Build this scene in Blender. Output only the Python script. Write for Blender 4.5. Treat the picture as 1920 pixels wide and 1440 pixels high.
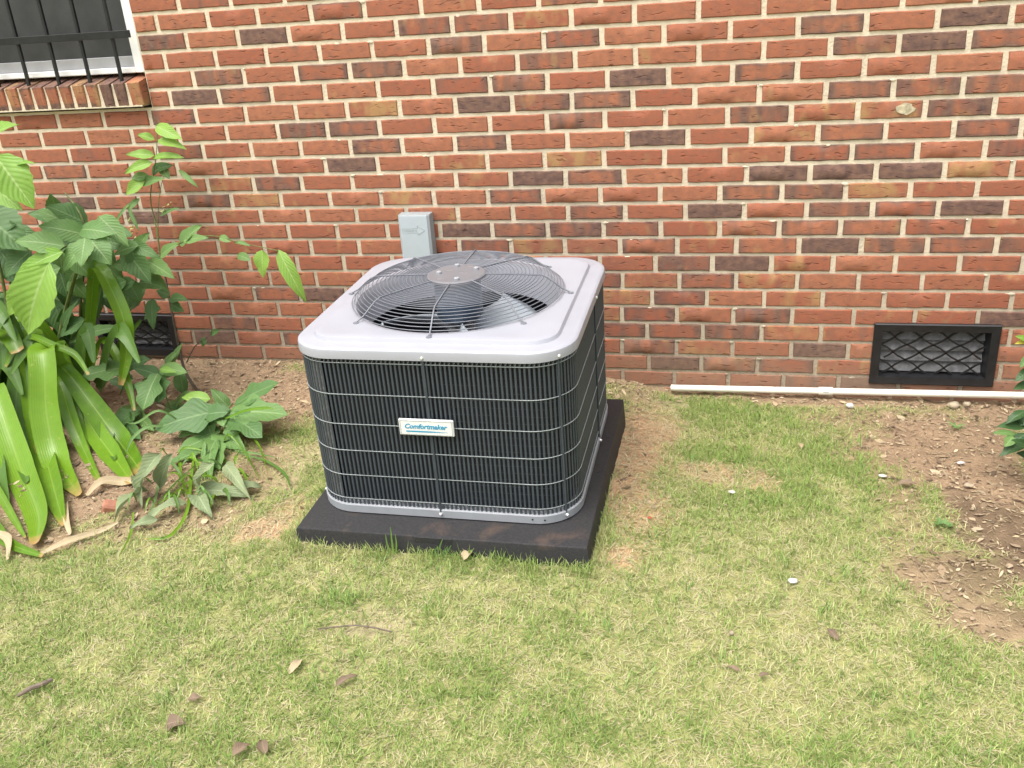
import bpy, math, random
import numpy as np
from mathutils import Matrix, Vector, Euler

for o in list(bpy.data.objects):
    bpy.data.objects.remove(o)
SC = bpy.context.scene
COL = SC.collection

# ------------------------------------------------------------------ camera
CAM_F = 1701.14                      # focal length in pixels of a 1920 wide picture
CAM_C = np.array([1.30364, -3.31616, 1.41685])
CAM_R = np.array([[0.97340618, 0.21982064, -0.0644926],      # right
                  [0.03139887, -0.40688495, -0.91293962],    # down
                  [-0.22692404, 0.88663607, -0.40296644]])   # forward
cam = bpy.data.cameras.new('camera')
cam.sensor_width = 36.0
cam.lens = CAM_F / 1920 * 36.0
cam.clip_start = 0.05
cam.clip_end = 500
camo = bpy.data.objects.new('camera', cam)
COL.objects.link(camo)
r, dn, fw = CAM_R
camo.matrix_world = Matrix(((r[0], -dn[0], -fw[0], CAM_C[0]), (r[1], -dn[1], -fw[1], CAM_C[1]),
                            (r[2], -dn[2], -fw[2], CAM_C[2]), (0, 0, 0, 1)))
SC.camera = camo

# ------------------------------------------------------------------ sky, sun, exposure
SUN_EL, SUN_AZ = math.radians(66), math.radians(205)    # azimuth clockwise from +Y; sun behind the camera, a little to its left
world = bpy.data.worlds.new('World')
SC.world = world
world.use_nodes = True
wn = world.node_tree
wn.nodes.clear()
sky = wn.nodes.new('ShaderNodeTexSky')
sky.sky_type = 'NISHITA'
sky.sun_disc = False
sky.sun_elevation = SUN_EL
sky.sun_rotation = SUN_AZ
sky.air_density = 1.0
sky.dust_density = 6.0
sky.ozone_density = 1.0
hsv = wn.nodes.new('ShaderNodeHueSaturation')           # thin high cloud: the blue is mostly washed out
hsv.inputs['Saturation'].default_value = 0.35
bg = wn.nodes.new('ShaderNodeBackground')
bg.inputs['Strength'].default_value = 0.15
wo = wn.nodes.new('ShaderNodeOutputWorld')
wn.links.new(sky.outputs[0], hsv.inputs['Color'])
wn.links.new(hsv.outputs[0], bg.inputs['Color'])
wn.links.new(bg.outputs[0], wo.inputs['Surface'])
sl = bpy.data.lights.new('sun', 'SUN')
sl.energy = 1.4
sl.angle = math.radians(50)
sl.color = (1.0, 0.96, 0.89)
so = bpy.data.objects.new('sun', sl)
COL.objects.link(so)
sdir = Vector((math.sin(SUN_AZ) * math.cos(SUN_EL), math.cos(SUN_AZ) * math.cos(SUN_EL), math.sin(SUN_EL)))
so.rotation_euler = (-sdir).to_track_quat('-Z', 'Y').to_euler()
so.location = sdir * 20
SC.view_settings.view_transform = 'Standard'
SC.view_settings.look = 'None'
SC.view_settings.exposure = 0.88
SC.view_settings.gamma = 1.0
SC.view_settings.use_curve_mapping = False

SC.render.engine = 'CYCLES'
SC.cycles.max_bounces = 4
SC.cycles.diffuse_bounces = 2
SC.cycles.glossy_bounces = 2
SC.cycles.transmission_bounces = 3

# ------------------------------------------------------------------ helpers
rng = np.random.default_rng(7)
random.seed(7)


def ray(px, py):
    return np.array([(px - 960) / CAM_F, (py - 720) / CAM_F, 1.0]) @ CAM_R


def at(px, py, Y):
    """point of the photograph at the distance Y from the wall plane"""
    d = ray(px, py)
    return CAM_C + d * (Y - CAM_C[1]) / d[1]


def hashn(ix, iy, seed):
    h = np.sin(ix * 127.1 + iy * 311.7 + seed * 74.7) * 43758.5453
    return h - np.floor(h)


def vnoise(x, y, seed=0):
    x = np.asarray(x, float); y = np.asarray(y, float)
    ix, iy = np.floor(x), np.floor(y)
    fx, fy = x - ix, y - iy
    fx = fx * fx * (3 - 2 * fx); fy = fy * fy * (3 - 2 * fy)
    a = hashn(ix, iy, seed); b = hashn(ix + 1, iy, seed)
    c = hashn(ix, iy + 1, seed); d = hashn(ix + 1, iy + 1, seed)
    return (a * (1 - fx) + b * fx) * (1 - fy) + (c * (1 - fx) + d * fx) * fy


def fnoise(x, y, seed=0, oct=3):
    s, a, t = 0, 1, 0
    for k in range(oct):
        s = s + a * vnoise(x * 2 ** k, y * 2 ** k, seed + k * 13)
        t += a; a *= .55
    return s / t


def tag(o, label=None, cat=None, group=None, kind=None):
    if label: o['label'] = label
    if cat: o['category'] = cat
    if group: o['group'] = group
    if kind: o['kind'] = kind
    return o


def empty(name, loc=(0, 0, 0), rot=None):
    o = bpy.data.objects.new(name, None)
    COL.objects.link(o)
    o.empty_display_size = .05
    o.location = loc
    if rot is not None: o.rotation_euler = rot
    return o


def link(name, me, mat=None, parent=None, smooth=None):
    if mat is not None and not me.materials: me.materials.append(mat)
    if smooth is not None:
        me.polygons.foreach_set('use_smooth', np.ones(len(me.polygons), bool))
        me.set_sharp_from_angle(angle=math.radians(smooth))
    o = bpy.data.objects.new(name, me)
    COL.objects.link(o)
    if parent is not None: o.parent = parent
    return o


class MB:
    """collects faces; build() links them as one mesh object"""
    def __init__(s): s.v = []; s.f = []

    def add(s, vs, fs):
        n = len(s.v)
        s.v += [tuple(map(float, p)) for p in vs]
        s.f += [tuple(n + i for i in q) for q in fs]
        return s

    def box(s, x0, x1, y0, y1, z0, z1, b=0.0):
        if b <= 0:
            vs = [(x, y, z) for x in (x0, x1) for y in (y0, y1) for z in (z0, z1)]
            return s.add(vs, [(0, 1, 3, 2), (4, 6, 7, 5), (0, 4, 5, 1), (2, 3, 7, 6), (0, 2, 6, 4), (1, 5, 7, 3)])
        c = ((x0 + x1) / 2, (y0 + y1) / 2, (z0 + z1) / 2)
        h = ((x1 - x0) / 2, (y1 - y0) / 2, (z1 - z0) / 2)
        vs = []; idx = {}
        for sx in (-1, 1):
            for sy in (-1, 1):
                for sz in (-1, 1):
                    for ax in range(3):
                        q = [sx * (h[0] - b), sy * (h[1] - b), sz * (h[2] - b)]
                        q[ax] = (sx, sy, sz)[ax] * h[ax]
                        idx[(sx, sy, sz, ax)] = len(vs)
                        vs.append((c[0] + q[0], c[1] + q[1], c[2] + q[2]))
        fs = []
        for ax in range(3):
            o1, o2 = (ax + 1) % 3, (ax + 2) % 3
            for sg in (-1, 1):
                loop = []
                for p, q in ((-1, -1), (1, -1), (1, 1), (-1, 1)):
                    k = [0, 0, 0]; k[ax] = sg; k[o1] = p; k[o2] = q
                    loop.append(idx[(*k, ax)])
                fs.append(tuple(loop if sg > 0 else loop[::-1]))
            for p in (-1, 1):
                for q in (-1, 1):
                    k0 = [0, 0, 0]; k0[ax] = -1; k0[o1] = p; k0[o2] = q
                    k1 = list(k0); k1[ax] = 1
                    l = (idx[(*k0, o1)], idx[(*k1, o1)], idx[(*k1, o2)], idx[(*k0, o2)])
                    fs.append(l if p * q < 0 else l[::-1])
        for sx in (-1, 1):
            for sy in (-1, 1):
                for sz in (-1, 1):
                    l = tuple(idx[(sx, sy, sz, a)] for a in range(3))
                    fs.append(l if sx * sy * sz > 0 else l[::-1])
        return s.add(vs, fs)

    def tube(s, pts, rad, n=6, closed=False, caps=True):
        pts = [Vector(p) for p in pts]
        m = len(pts)
        rads = rad if hasattr(rad, '__len__') else [rad] * m
        vs = []; prev = None
        for i, p in enumerate(pts):
            a = pts[(i - 1) % m] if (closed or i > 0) else p
            b = pts[(i + 1) % m] if (closed or i < m - 1) else p
            t = (b - a).normalized()
            if prev is None:
                ref = Vector((0, 0, 1)) if abs(t.z) < .9 else Vector((1, 0, 0))
                nrm = (ref - t * ref.dot(t)).normalized()
            else:
                nrm = (prev - t * prev.dot(t)).normalized()
            prev = nrm
            bn = t.cross(nrm)
            for k in range(n):
                an = 2 * math.pi * k / n
                vs.append(p + (nrm * math.cos(an) + bn * math.sin(an)) * rads[i])
        fs = []
        for i in range(m if closed else m - 1):
            j = (i + 1) % m
            for k in range(n):
                l = (k + 1) % n
                fs.append((i * n + k, i * n + l, j * n + l, j * n + k))
        if caps and not closed:
            fs.append(tuple(range(n))[::-1]); fs.append(tuple((m - 1) * n + k for k in range(n)))
        return s.add(vs, fs)

    def lathe(s, prof, c=(0, 0, 0), n=32, cap0=False, cap1=False):
        """profile of (radius, z) about a vertical axis"""
        vs = [(c[0] + q * math.cos(2 * math.pi * k / n), c[1] + q * math.sin(2 * math.pi * k / n), c[2] + z)
              for q, z in prof for k in range(n)]
        fs = [(i * n + k, i * n + (k + 1) % n, (i + 1) * n + (k + 1) % n, (i + 1) * n + k)
              for i in range(len(prof) - 1) for k in range(n)]
        if cap0: fs.append(tuple(range(n))[::-1])
        if cap1: fs.append(tuple((len(prof) - 1) * n + k for k in range(n)))
        return s.add(vs, fs)

    def mesh(s, name):
        me = bpy.data.meshes.new(name)
        me.from_pydata(s.v, [], s.f)
        me.validate()
        me.update()
        return me

    def build(s, name, mat=None, parent=None, smooth=None):
        return link(name, s.mesh(name), mat, parent, smooth)


# ------------------------------------------------------------------ materials
class NT:
    def __init__(s, name):
        s.m = bpy.data.materials.new(name); s.m.use_nodes = True
        s.t = s.m.node_tree; s.t.nodes.clear()
        s.out = s.t.nodes.new('ShaderNodeOutputMaterial')

    def n(s, ty, **kw):
        nd = s.t.nodes.new('ShaderNode' + ty)
        for k, v in kw.items():
            if k in nd.bl_rna.properties.keys(): setattr(nd, k, v)
            else: nd.inputs[k.replace('_', ' ')].default_value = v
        return nd

    def l(s, a, b): s.t.links.new(a, b)

    def noise(s, vec, scale, detail=3, rough=.55):
        nd = s.n('TexNoise'); nd.inputs['Scale'].default_value = scale
        nd.inputs['Detail'].default_value = detail; nd.inputs['Roughness'].default_value = rough
        if vec is not None: s.l(vec, nd.inputs['Vector'])
        return nd.outputs['Fac']

    def ramp(s, fac, a, b, ca=(0, 0, 0, 1), cb=(1, 1, 1, 1)):
        nd = s.n('ValToRGB'); e = nd.color_ramp.elements
        e[0].position = a; e[0].color = ca; e[1].position = b; e[1].color = cb
        s.l(fac, nd.inputs[0]); return nd.outputs[0]

    def mix(s, fac, a, b, mode='MIX'):
        nd = s.n('Mix'); nd.data_type = 'RGBA'; nd.blend_type = mode
        for sock, val in ((nd.inputs[0], fac), (nd.inputs[6], a), (nd.inputs[7], b)):
            if isinstance(val, (int, float)): sock.default_value = val
            elif isinstance(val, (tuple, list)): sock.default_value = (*val[:3], 1)
            else: s.l(val, sock)
        return nd.outputs[2]

    def math(s, op, a, b=0.0, clamp=False):
        nd = s.n('Math'); nd.operation = op; nd.use_clamp = clamp
        for sock, val in ((nd.inputs[0], a), (nd.inputs[1], b)):
            if isinstance(val, (int, float)): sock.default_value = val
            else: s.l(val, sock)
        return nd.outputs[0]

    def scale(s, vec, sc):
        nd = s.n('VectorMath'); nd.operation = 'MULTIPLY'
        s.l(vec, nd.inputs[0]); nd.inputs[1].default_value = sc; return nd.outputs[0]

    def bump(s, h, strength=.3, dist=.002):
        nd = s.n('Bump'); nd.inputs['Strength'].default_value = strength
        nd.inputs['Distance'].default_value = dist; s.l(h, nd.inputs['Height']); return nd.outputs[0]

    def pbr(s, color, rough=.6, metal=0.0, bump=None, spec=None, trans=0.0):
        p = s.n('BsdfPrincipled')
        for sock, val in ((p.inputs['Base Color'], color), (p.inputs['Roughness'], rough), (p.inputs['Metallic'], metal)):
            if isinstance(val, (int, float)): sock.default_value = val
            elif isinstance(val, (tuple, list)): sock.default_value = (*val[:3], 1)
            else: s.l(val, sock)
        if spec is not None: p.inputs['Specular IOR Level'].default_value = spec
        if bump is not None: s.l(bump, p.inputs['Normal'])
        res = p.outputs[0]
        if trans > 0:
            tr = s.n('BsdfTranslucent')
            if isinstance(color, (tuple, list)): tr.inputs[0].default_value = (*color[:3], 1)
            else: s.l(color, tr.inputs[0])
            mx = s.n('MixShader'); mx.inputs[0].default_value = trans
            s.l(res, mx.inputs[1]); s.l(tr.outputs[0], mx.inputs[2]); res = mx.outputs[0]
        s.l(res, s.out.inputs['Surface'])
        return s.m


def simple(name, col, rough=.5, metal=0.0, var=.12, scale=30, bump=.0, spec=None, trans=0.0):
    """one colour with slight mottling and roughness variation"""
    t = NT(name)
    tc = t.n('TexCoord').outputs['Object']
    nz = t.noise(tc, scale, 4)
    c = t.mix(t.ramp(nz, .3, .7), tuple(x * (1 - var) for x in col), tuple(min(1, x * (1 + var)) for x in col))
    rr = t.math('ADD', t.math('MULTIPLY', nz, .25), rough - .12)
    b = t.bump(t.noise(tc, scale * 6, 2), bump, .002) if bump else None
    return t.pbr(c, rr, metal, b, spec, trans)


def brick_material(name, per_object=True):
    """clay brick with flashed dark bands, buff patches and crescent creases"""
    t = NT(name)
    if per_object:
        oi = t.n('ObjectInfo')
        sep = t.n('SeparateColor'); t.l(oi.outputs['Color'], sep.inputs[0])
        alpha = oi.outputs['Alpha']
        tc = t.n('TexCoord').outputs['Object']
        off = t.n('VectorMath'); off.operation = 'ADD'
        t.l(tc, off.inputs[0])
        cm = t.n('CombineXYZ'); t.l(t.math('MULTIPLY', oi.outputs['Random'], 37.0), cm.inputs[0])
        t.l(t.math('MULTIPLY', oi.outputs['Random'], 91.0), cm.inputs[2])
        t.l(cm.outputs[0], off.inputs[1]); v = off.outputs[0]
        edge = t.n('SeparateXYZ'); t.l(tc, edge.inputs[0])
        ex = t.math('MULTIPLY', t.math('ABSOLUTE', edge.outputs[0]), 1 / .1)
        ez = t.math('MULTIPLY', t.math('ABSOLUTE', edge.outputs[2]), 1 / .0287)
        em = t.math('MAXIMUM', t.math('POWER', ex, 5.0), t.math('POWER', ez, 4.0))
        rnd = oi.outputs['Random']
    else:
        at_ = t.n('Attribute'); at_.attribute_name = 'tone'
        sep = t.n('SeparateColor'); t.l(at_.outputs['Color'], sep.inputs[0])
        alpha = at_.outputs['Alpha']
        v = t.n('TexCoord').outputs['Object']
        em = 0.0
        rnd = sep.outputs[2]
    dark, yel, hue = sep.outputs[0], sep.outputs[1], sep.outputs[2]
    band = t.noise(t.scale(v, (26, 1, 7)), 1.0, 2, .4)
    blot = t.noise(t.scale(v, (38, 20, 45)), 1.0, 3, .5)
    fine = t.noise(v, 240, 2, .6)
    red = t.mix(hue, (.362, .122, .070), (.428, .174, .096))
    red = t.mix(t.math('MULTIPLY', t.ramp(blot, .38, .72), .75), red, (.255, .118, .078))
    # dark flashing: grows with 'dark', pulled to vertical bands and to the edges by alpha
    d = t.math('ADD', t.math('SUBTRACT', t.math('ADD', band, t.math('MULTIPLY', blot, .25)), .62), t.math('MULTIPLY', t.math('SUBTRACT', dark, .5), 1.25))
    d = t.math('ADD', d, t.math('MULTIPLY', t.math('MULTIPLY', em, alpha), .55))
    dm = t.ramp(d, .0, .34)
    darkc = t.mix(t.ramp(blot, .34, .66), (.105, .074, .068), (.225, .135, .100))
    c = t.mix(t.math('MULTIPLY', dm, .93), red, darkc)
    b2 = t.noise(t.scale(v, (17, 3, 12)), 1.0, 2, .5)
    y = t.math('ADD', t.math('SUBTRACT', b2, .70), t.math('MULTIPLY', yel, .28))
    c = t.mix(t.math('MULTIPLY', t.ramp(y, .0, .2), .85), c, (.43, .26, .115))
    c = t.mix(t.ramp(fine, .25, .8), t.mix(.22, c, (.08, .03, .02)), c)
    wig = t.noise(t.scale(v, (30, 30, 30)), 1.0, 1, .5)
    wv = t.n('VectorMath'); wv.operation = 'ADD'; wc = t.n('CombineXYZ'); t.l(t.math('MULTIPLY', wig, .020), wc.inputs[2]); t.l(v, wv.inputs[0]); t.l(wc.outputs[0], wv.inputs[1])
    pos_ = t.n('NewGeometry').outputs['Position']; sz_ = t.n('SeparateXYZ'); t.l(pos_, sz_.inputs[0])
    spl = t.math('SUBTRACT', t.math('MULTIPLY', t.noise(pos_, 9, 4), .30), sz_.outputs[2])
    c = t.mix(t.math('MULTIPLY', t.ramp(spl, -.02, .22), .55), c, (.27, .19, .13))
    # darker purplish tone in noisy patches on the bricks round the unit
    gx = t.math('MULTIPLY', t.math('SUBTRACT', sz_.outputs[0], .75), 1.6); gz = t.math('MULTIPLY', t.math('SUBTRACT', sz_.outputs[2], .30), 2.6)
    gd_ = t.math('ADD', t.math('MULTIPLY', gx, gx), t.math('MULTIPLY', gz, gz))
    purp = t.math('MULTIPLY', t.ramp(gd_, .15, 1.2, (1, 1, 1, 1), (0, 0, 0, 1)), t.ramp(t.noise(pos_, 5.5, 3), .38, .62))
    c = t.mix(t.math('MULTIPLY', purp, .38), c, (.15, .066, .055))
    crease = t.noise(t.scale(wv.outputs[0], (24, 14, 125)), 1.0, 1, .5)
    cr = t.ramp(crease, .63, .72)
    lt = t.ramp(crease, .25, .34, (1, 1, 1, 1), (0, 0, 0, 1))
    c = t.mix(t.math('MULTIPLY', lt, .22), c, (.50, .30, .20))
    c = t.mix(t.math('MULTIPLY', cr, .42), c, (.06, .022, .016))
    h = t.math('SUBTRACT', t.math('MULTIPLY', fine, .35), t.math('MULTIPLY', cr, 1.3))
    return t.pbr(c, .88, 0, t.bump(h, .7, .003), .25)


def mortar_material():
    t = NT('mortar')
    geo = t.n('NewGeometry').outputs['Position']
    sx = t.n('SeparateXYZ'); t.l(geo, sx.inputs[0])
    big = t.noise(geo, 2.2, 3)
    fine = t.noise(geo, 130, 2, .65)
    mid = t.noise(geo, 22, 3)
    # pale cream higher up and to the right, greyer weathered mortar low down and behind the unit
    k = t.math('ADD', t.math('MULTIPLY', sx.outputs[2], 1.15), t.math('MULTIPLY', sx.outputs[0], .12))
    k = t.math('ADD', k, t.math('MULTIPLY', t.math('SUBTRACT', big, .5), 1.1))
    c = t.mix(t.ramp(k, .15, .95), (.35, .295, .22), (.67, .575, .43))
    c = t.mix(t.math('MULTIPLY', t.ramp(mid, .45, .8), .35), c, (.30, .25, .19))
    spl = t.math('SUBTRACT', t.math('MULTIPLY', t.noise(geo, 9, 4), .30), sx.outputs[2])
    c = t.mix(t.math('MULTIPLY', t.ramp(spl, -.02, .22), .6), c, (.25, .18, .12))
    c = t.mix(t.math('MULTIPLY', t.ramp(fine, .3, .7), .25), c, (.75, .68, .55))
    return t.pbr(c, .95, 0, t.bump(t.math('ADD', fine, t.math('MULTIPLY', mid, 1.4)), .8, .003), .15)


def attr_material(name, rough=.7, trans=0.0, spec=.25, attr='col', bumps=0):
    t = NT(name)
    a = t.n('Attribute'); a.attribute_name = attr
    b = None
    if bumps:
        tc = t.n('NewGeometry').outputs['Position']
        b = t.bump(t.noise(tc, bumps, 5, .7), .9, .01)
    return t.pbr(a.outputs['Color'], rough, 0, b, spec, trans)


def leaf_material(name, c1, c2, vein, rough=.45, trans=.3, veins=True, tip=False):
    """leaf with midrib and side veins from the leaf's own UVs, hue varying per leaf"""
    t = NT(name)
    uv = t.n('UVMap').outputs[0]
    s = t.n('SeparateXYZ'); t.l(uv, s.inputs[0])
    ax = t.math('ABSOLUTE', t.math('SUBTRACT', s.outputs[0], .5))
    oi = t.n('ObjectInfo')
    ge = t.n('NewGeometry').outputs['Position']
    nz = t.noise(ge, 28, 3)
    base = t.mix(oi.outputs['Random'], c1, c2)
    base = t.mix(t.math('MULTIPLY', t.ramp(nz, .35, .75), .3), base, tuple(x * 1.35 for x in c2))
    c = t.mix(t.ramp(ax, .012, .04, (1, 1, 1, 1), (0, 0, 0, 1)), base, vein)
    if veins:
        w = t.math('SINE', t.math('MULTIPLY', t.math('SUBTRACT', s.outputs[1], t.math('MULTIPLY', ax, .55)), 62.0))
        vm = t.ramp(w, .86, .99)
        c = t.mix(t.math('MULTIPLY', vm, .22), c, vein)
        b = t.bump(t.math('MULTIPLY', t.math('ADD', w, nz), -1.0), .25, .002)
    else:
        w = t.math('SINE', t.math('MULTIPLY', s.outputs[0], 90.0))
        c = t.mix(t.math('MULTIPLY', t.ramp(w, .4, 1.0), .12), c, vein)
        b = t.bump(w, .15, .001)
    spk = t.ramp(t.noise(ge, 95, 2, .5), .70, .76)
    c = t.mix(t.math('MULTIPLY', spk, .55), c, (.20, .16, .05))
    if tip:
        tt = t.math('ADD', s.outputs[1], t.math('MULTIPLY', t.math('SUBTRACT', nz, .5), .12))
        c = t.mix(t.ramp(tt, .93, .985), c, (.42, .27, .10))
        c = t.mix(t.math('MULTIPLY', t.ramp(t.noise(ge, 60, 2), .66, .74), .5), c, (.34, .34, .09))
    return t.pbr(c, rough, 0, b, .4, trans)


M = {}
M['brick'] = brick_material('brick_clay', True)
M['brick_joined'] = brick_material('brick_clay_joined', False)
M['mortar'] = mortar_material()
M['lid'] = simple('pale_grey_enamel', (.345, .353, .395), .42, 0, .03, 14, .04)
M['pan'] = simple('grey_enamel', (.31, .325, .35), .45, 0, .06, 20, .04)
M['wire'] = simple('grey_coated_wire', (.17, .18, .205), .42, 0, .1, 40)
M['slat'] = simple('dark_coated_wire', (.050, .061, .075), .5, 0, .10, 20)
M['hoop'] = simple('bright_wire', (.25, .275, .28), .45, 0, .1, 60)
M['coil'] = simple('black_coil_fins', (.012, .014, .020), .6, 0, .3, 120)
M['tube_line'] = simple('coil_tube', (.05, .055, .06), .6, 0, .2, 80)
M['hub'] = simple('hub_grey', (.17, .168, .18), .5, 0, .06, 40)
M['screw'] = simple('zinc_screw', (.75, .75, .76), .3, .6, .05, 60)
M['blade'] = simple('fan_blade', (.36, .40, .44), .42, 0, .08, 15)
M['motor'] = simple('motor_blue_grey', (.075, .11, .16), .4, 0, .15, 30)
M['compressor'] = simple('black_shell', (.02, .02, .023), .4, 0, .2, 25)
M['copper'] = simple('copper', (.42, .16, .08), .35, .8, .15, 40)
M['galv'] = simple('galvanised', (.30, .30, .30), .4, .35, .35, 90)
M['badge'] = simple('badge_face', (.70, .71, .71), .4, 0, .03, 40)
M['badge_blue'] = simple('badge_blue', (.015, .27, .46), .4, 0, .05, 40)
M['pad'] = None
M['pvc'] = simple('white_pvc', (.80, .775, .69), .35, 0, .05, 12)
M['cover'] = simple('grey_duct_cover', (.30, .34, .355), .45, 0, .03, 20)
M['vent'] = simple('black_vent_plastic', (.011, .011, .013), .45, 0, .25, 40, .1)
M['vent_shutter'] = simple('grey_shutter', (.20, .20, .205), .8, 0, .3, 60)
M['white_frame'] = simple('white_vinyl', (.82, .82, .82), .35, 0, .02, 20)
M['screen'] = simple('dark_screen', (.042, .044, .044), .75, 0, .25, 12)
M['greyrail'] = simple('grey_rail', (.36, .36, .37), .55, 0, .05, 30)
M['iron'] = simple('black_iron', (.010, .011, .013), .42, 0, .3, 50, .1)
M['stone'] = simple('pale_stone', (.38, .31, .22), .9, 0, .25, 60, .4)
M['twig'] = simple('grey_twig', (.17, .13, .10), .9, 0, .3, 80, .5)
M['stem'] = simple('green_stem', (.12, .15, .04), .6, 0, .3, 40)
M['stem_brown'] = simple('brown_stem', (.075, .06, .04), .8, 0, .3, 60, .3)
M['deadleaf'] = leaf_material('dead_leaf', (.165, .115, .08), (.23, .165, .11), (.27, .20, .14), .8, .1)
M['strawleaf'] = leaf_material('straw_leaf', (.40, .32, .19), (.46, .37, .23), (.50, .42, .28), .7, .15, False)
M['wilted'] = leaf_material('wilted_leaf', (.20, .26, .13), (.27, .32, .17), (.34, .40, .24), .75, .2)
M['weed'] = leaf_material('weed_leaf', (.115, .225, .070), (.165, .295, .085), (.28, .40, .17), .5, .3)
M['weed_dark'] = leaf_material('dark_weed_leaf', (.070, .150, .048), (.105, .205, .06), (.17, .28, .11), .5, .25)  # same leaf in a darker green
M['weed_bright'] = leaf_material('weed_leaf_young', (.19, .36, .055), (.26, .45, .08), (.38, .54, .18), .45, .35)
M['strap'] = leaf_material('strap_leaf', (.085, .185, .010), (.15, .285, .018), (.20, .33, .04), .28, .22, False, True)
M['strap_deep'] = leaf_material('shaded_strap_leaf', (.06, .13, .02), (.09, .18, .03), (.11, .2, .04), .4, .2, False)  # shade on the leaves behind is put into this darker green
M['holly'] = leaf_material('shrub_leaf', (.03, .075, .025), (.05, .11, .035), (.10, .17, .06), .3, .15)
M['yellow'] = leaf_material('yellow_leaf', (.50, .44, .06), (.55, .46, .08), (.6, .55, .2), .5, .3)
M['chip'] = simple('white_chip', (.55, .53, .50), .7, 0, .1, 60)
M['grass'] = attr_material('grass_blades', .6, .3)
M['thatch'] = attr_material('dry_thatch', .8, .1)
M['ground'] = attr_material('soil', .95, 0, .1, 'col', 55)


def pad_material():
    t = NT('black_pad')
    tc = t.n('TexCoord').outputs['Object']
    n1 = t.noise(tc, 9, 4, .6); n2 = t.noise(tc, 160, 3)
    c = t.mix(t.ramp(n2, .3, .7), (.022, .022, .024), (.038, .037, .038))
    sx = t.n('SeparateXYZ'); t.l(tc, sx.inputs[0])
    # red clay dust washed onto the front of the pad
    fr = t.ramp(t.math('ADD', sx.outputs[1], .1), .05, .16, (1, 1, 1, 1), (0, 0, 0, 1))
    top = t.math('GREATER_THAN', sx.outputs[2], -.02)
    dust = t.math('MULTIPLY', t.math('MULTIPLY', t.ramp(n1, .54, .74), fr), top)
    c = t.mix(t.math('MULTIPLY', dust, .32), c, (.20, .12, .08))
    return t.pbr(c, .62, 0, t.bump(n2, .25, .002), .3)


M['pad'] = pad_material()

# ------------------------------------------------------------------ ground
def smooth01(t):
    t = np.clip(t, 0, 1); return t * t * (3 - 2 * t)


def ground_base(x, y):
    x = np.asarray(x, float); y = np.asarray(y, float)
    wl = np.interp(x, [-3, -1.1, -.3, .5, .95, 1.12, 2.6, 4], [-.03, -.022, -.005, -.03, -.058, -.098, -.10, -.11])
    t = smooth01(-y / 1.25)
    z = wl * (1 - t) + (-.028) * t
    return z - .012 * np.clip(-y - 1.3, 0, 60) * .6


def gpt(px, py):
    """point of the photograph on the ground"""
    d = ray(px, py); a, b = .5, 30.0
    for _ in range(50):
        m = (a + b) / 2; p = CAM_C + d * m
        if p[2] > ground_base(p[0], p[1]): a = m
        else: b = m
    return CAM_C + d * a


# bare patches: pixel centre, pixel radii, strength, soil kind (0 red clay, 1 brown soil, 2 dry tan)
BARE = [(1195, 850, 62, 85, 1.0, 0), (1240, 825, 40, 45, .9, 0), (1200, 955, 60, 55, .75, 0), (1165, 1045, 45, 28, .8, 0),
        (1330, 893, 50, 22, .7, 0), (1425, 905, 42, 18, .65, 0), (1430, 850, 30, 20, .4, 2),
        (1770, 840, 200, 85, 1.1, 1), (1640, 790, 120, 28, .75, 1), (1890, 960, 130, 150, 1.2, 1), (1800, 1090, 120, 60, .9, 1), (1690, 930, 55, 40, .75, 1),
        (1870, 1160, 110, 45, .9, 1), (1600, 752, 340, 15, 1.0, 1), (1880, 780, 120, 40, 1.1, 1), (1720, 1010, 70, 50, .5, 1),
        (1200, 742, 55, 20, .8, 1), (1250, 760, 60, 14, .5, 2),
        (520, 745, 120, 75, 1.1, 1), (430, 700, 120, 40, 1.1, 1), (555, 880, 40, 60, .75, 2), (500, 1000, 52, 24, 1.1, 0),
        (470, 900, 90, 70, .8, 1),
        (540, 960, 40, 30, .6, 0), (150, 900, 260, 105, 1.2, 1), (60, 1010, 140, 35, .9, 1), (330, 960, 140, 50, .8, 1),
        (690, 1165, 80, 40, .62, 2), (640, 1240, 60, 35, .35, 2), (100, 760, 400, 120, 1.2, 1)]
GREEN = [(1390, 780, 120, 35, .8), (1370, 870, 110, 30, .7), (1620, 880, 90, 40, .6), (1480, 940, 90, 40, .6), (1560, 990, 80, 40, .5), (640, 1140, 120, 40, .6),
         (960, 1060, 140, 30, .3), (1100, 1380, 140, 50, .5), (850, 1280, 120, 60, .4), (1750, 1250, 150, 50, .5), (300, 1150, 120, 60, .4), (1010, 1180, 150, 50, .4),
         (330, 1390, 120, 40, .5), (560, 1250, 120, 60, .4), (1480, 1420, 200, 40, .5)]


def to_world(bl):
    out = []
    for b in bl:
        p = gpt(b[0], b[1]); q = gpt(b[0] + b[2], b[1]); u = gpt(b[0], b[1] - b[3]); v = gpt(b[0], b[1] + b[3])
        out.append((p[0], (u[1] + v[1]) / 2, abs(q[0] - p[0]), abs(u[1] - v[1]) / 2, *b[4:]))
    return out


BARE_W, GREEN_W = to_world(BARE), to_world(GREEN)


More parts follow.
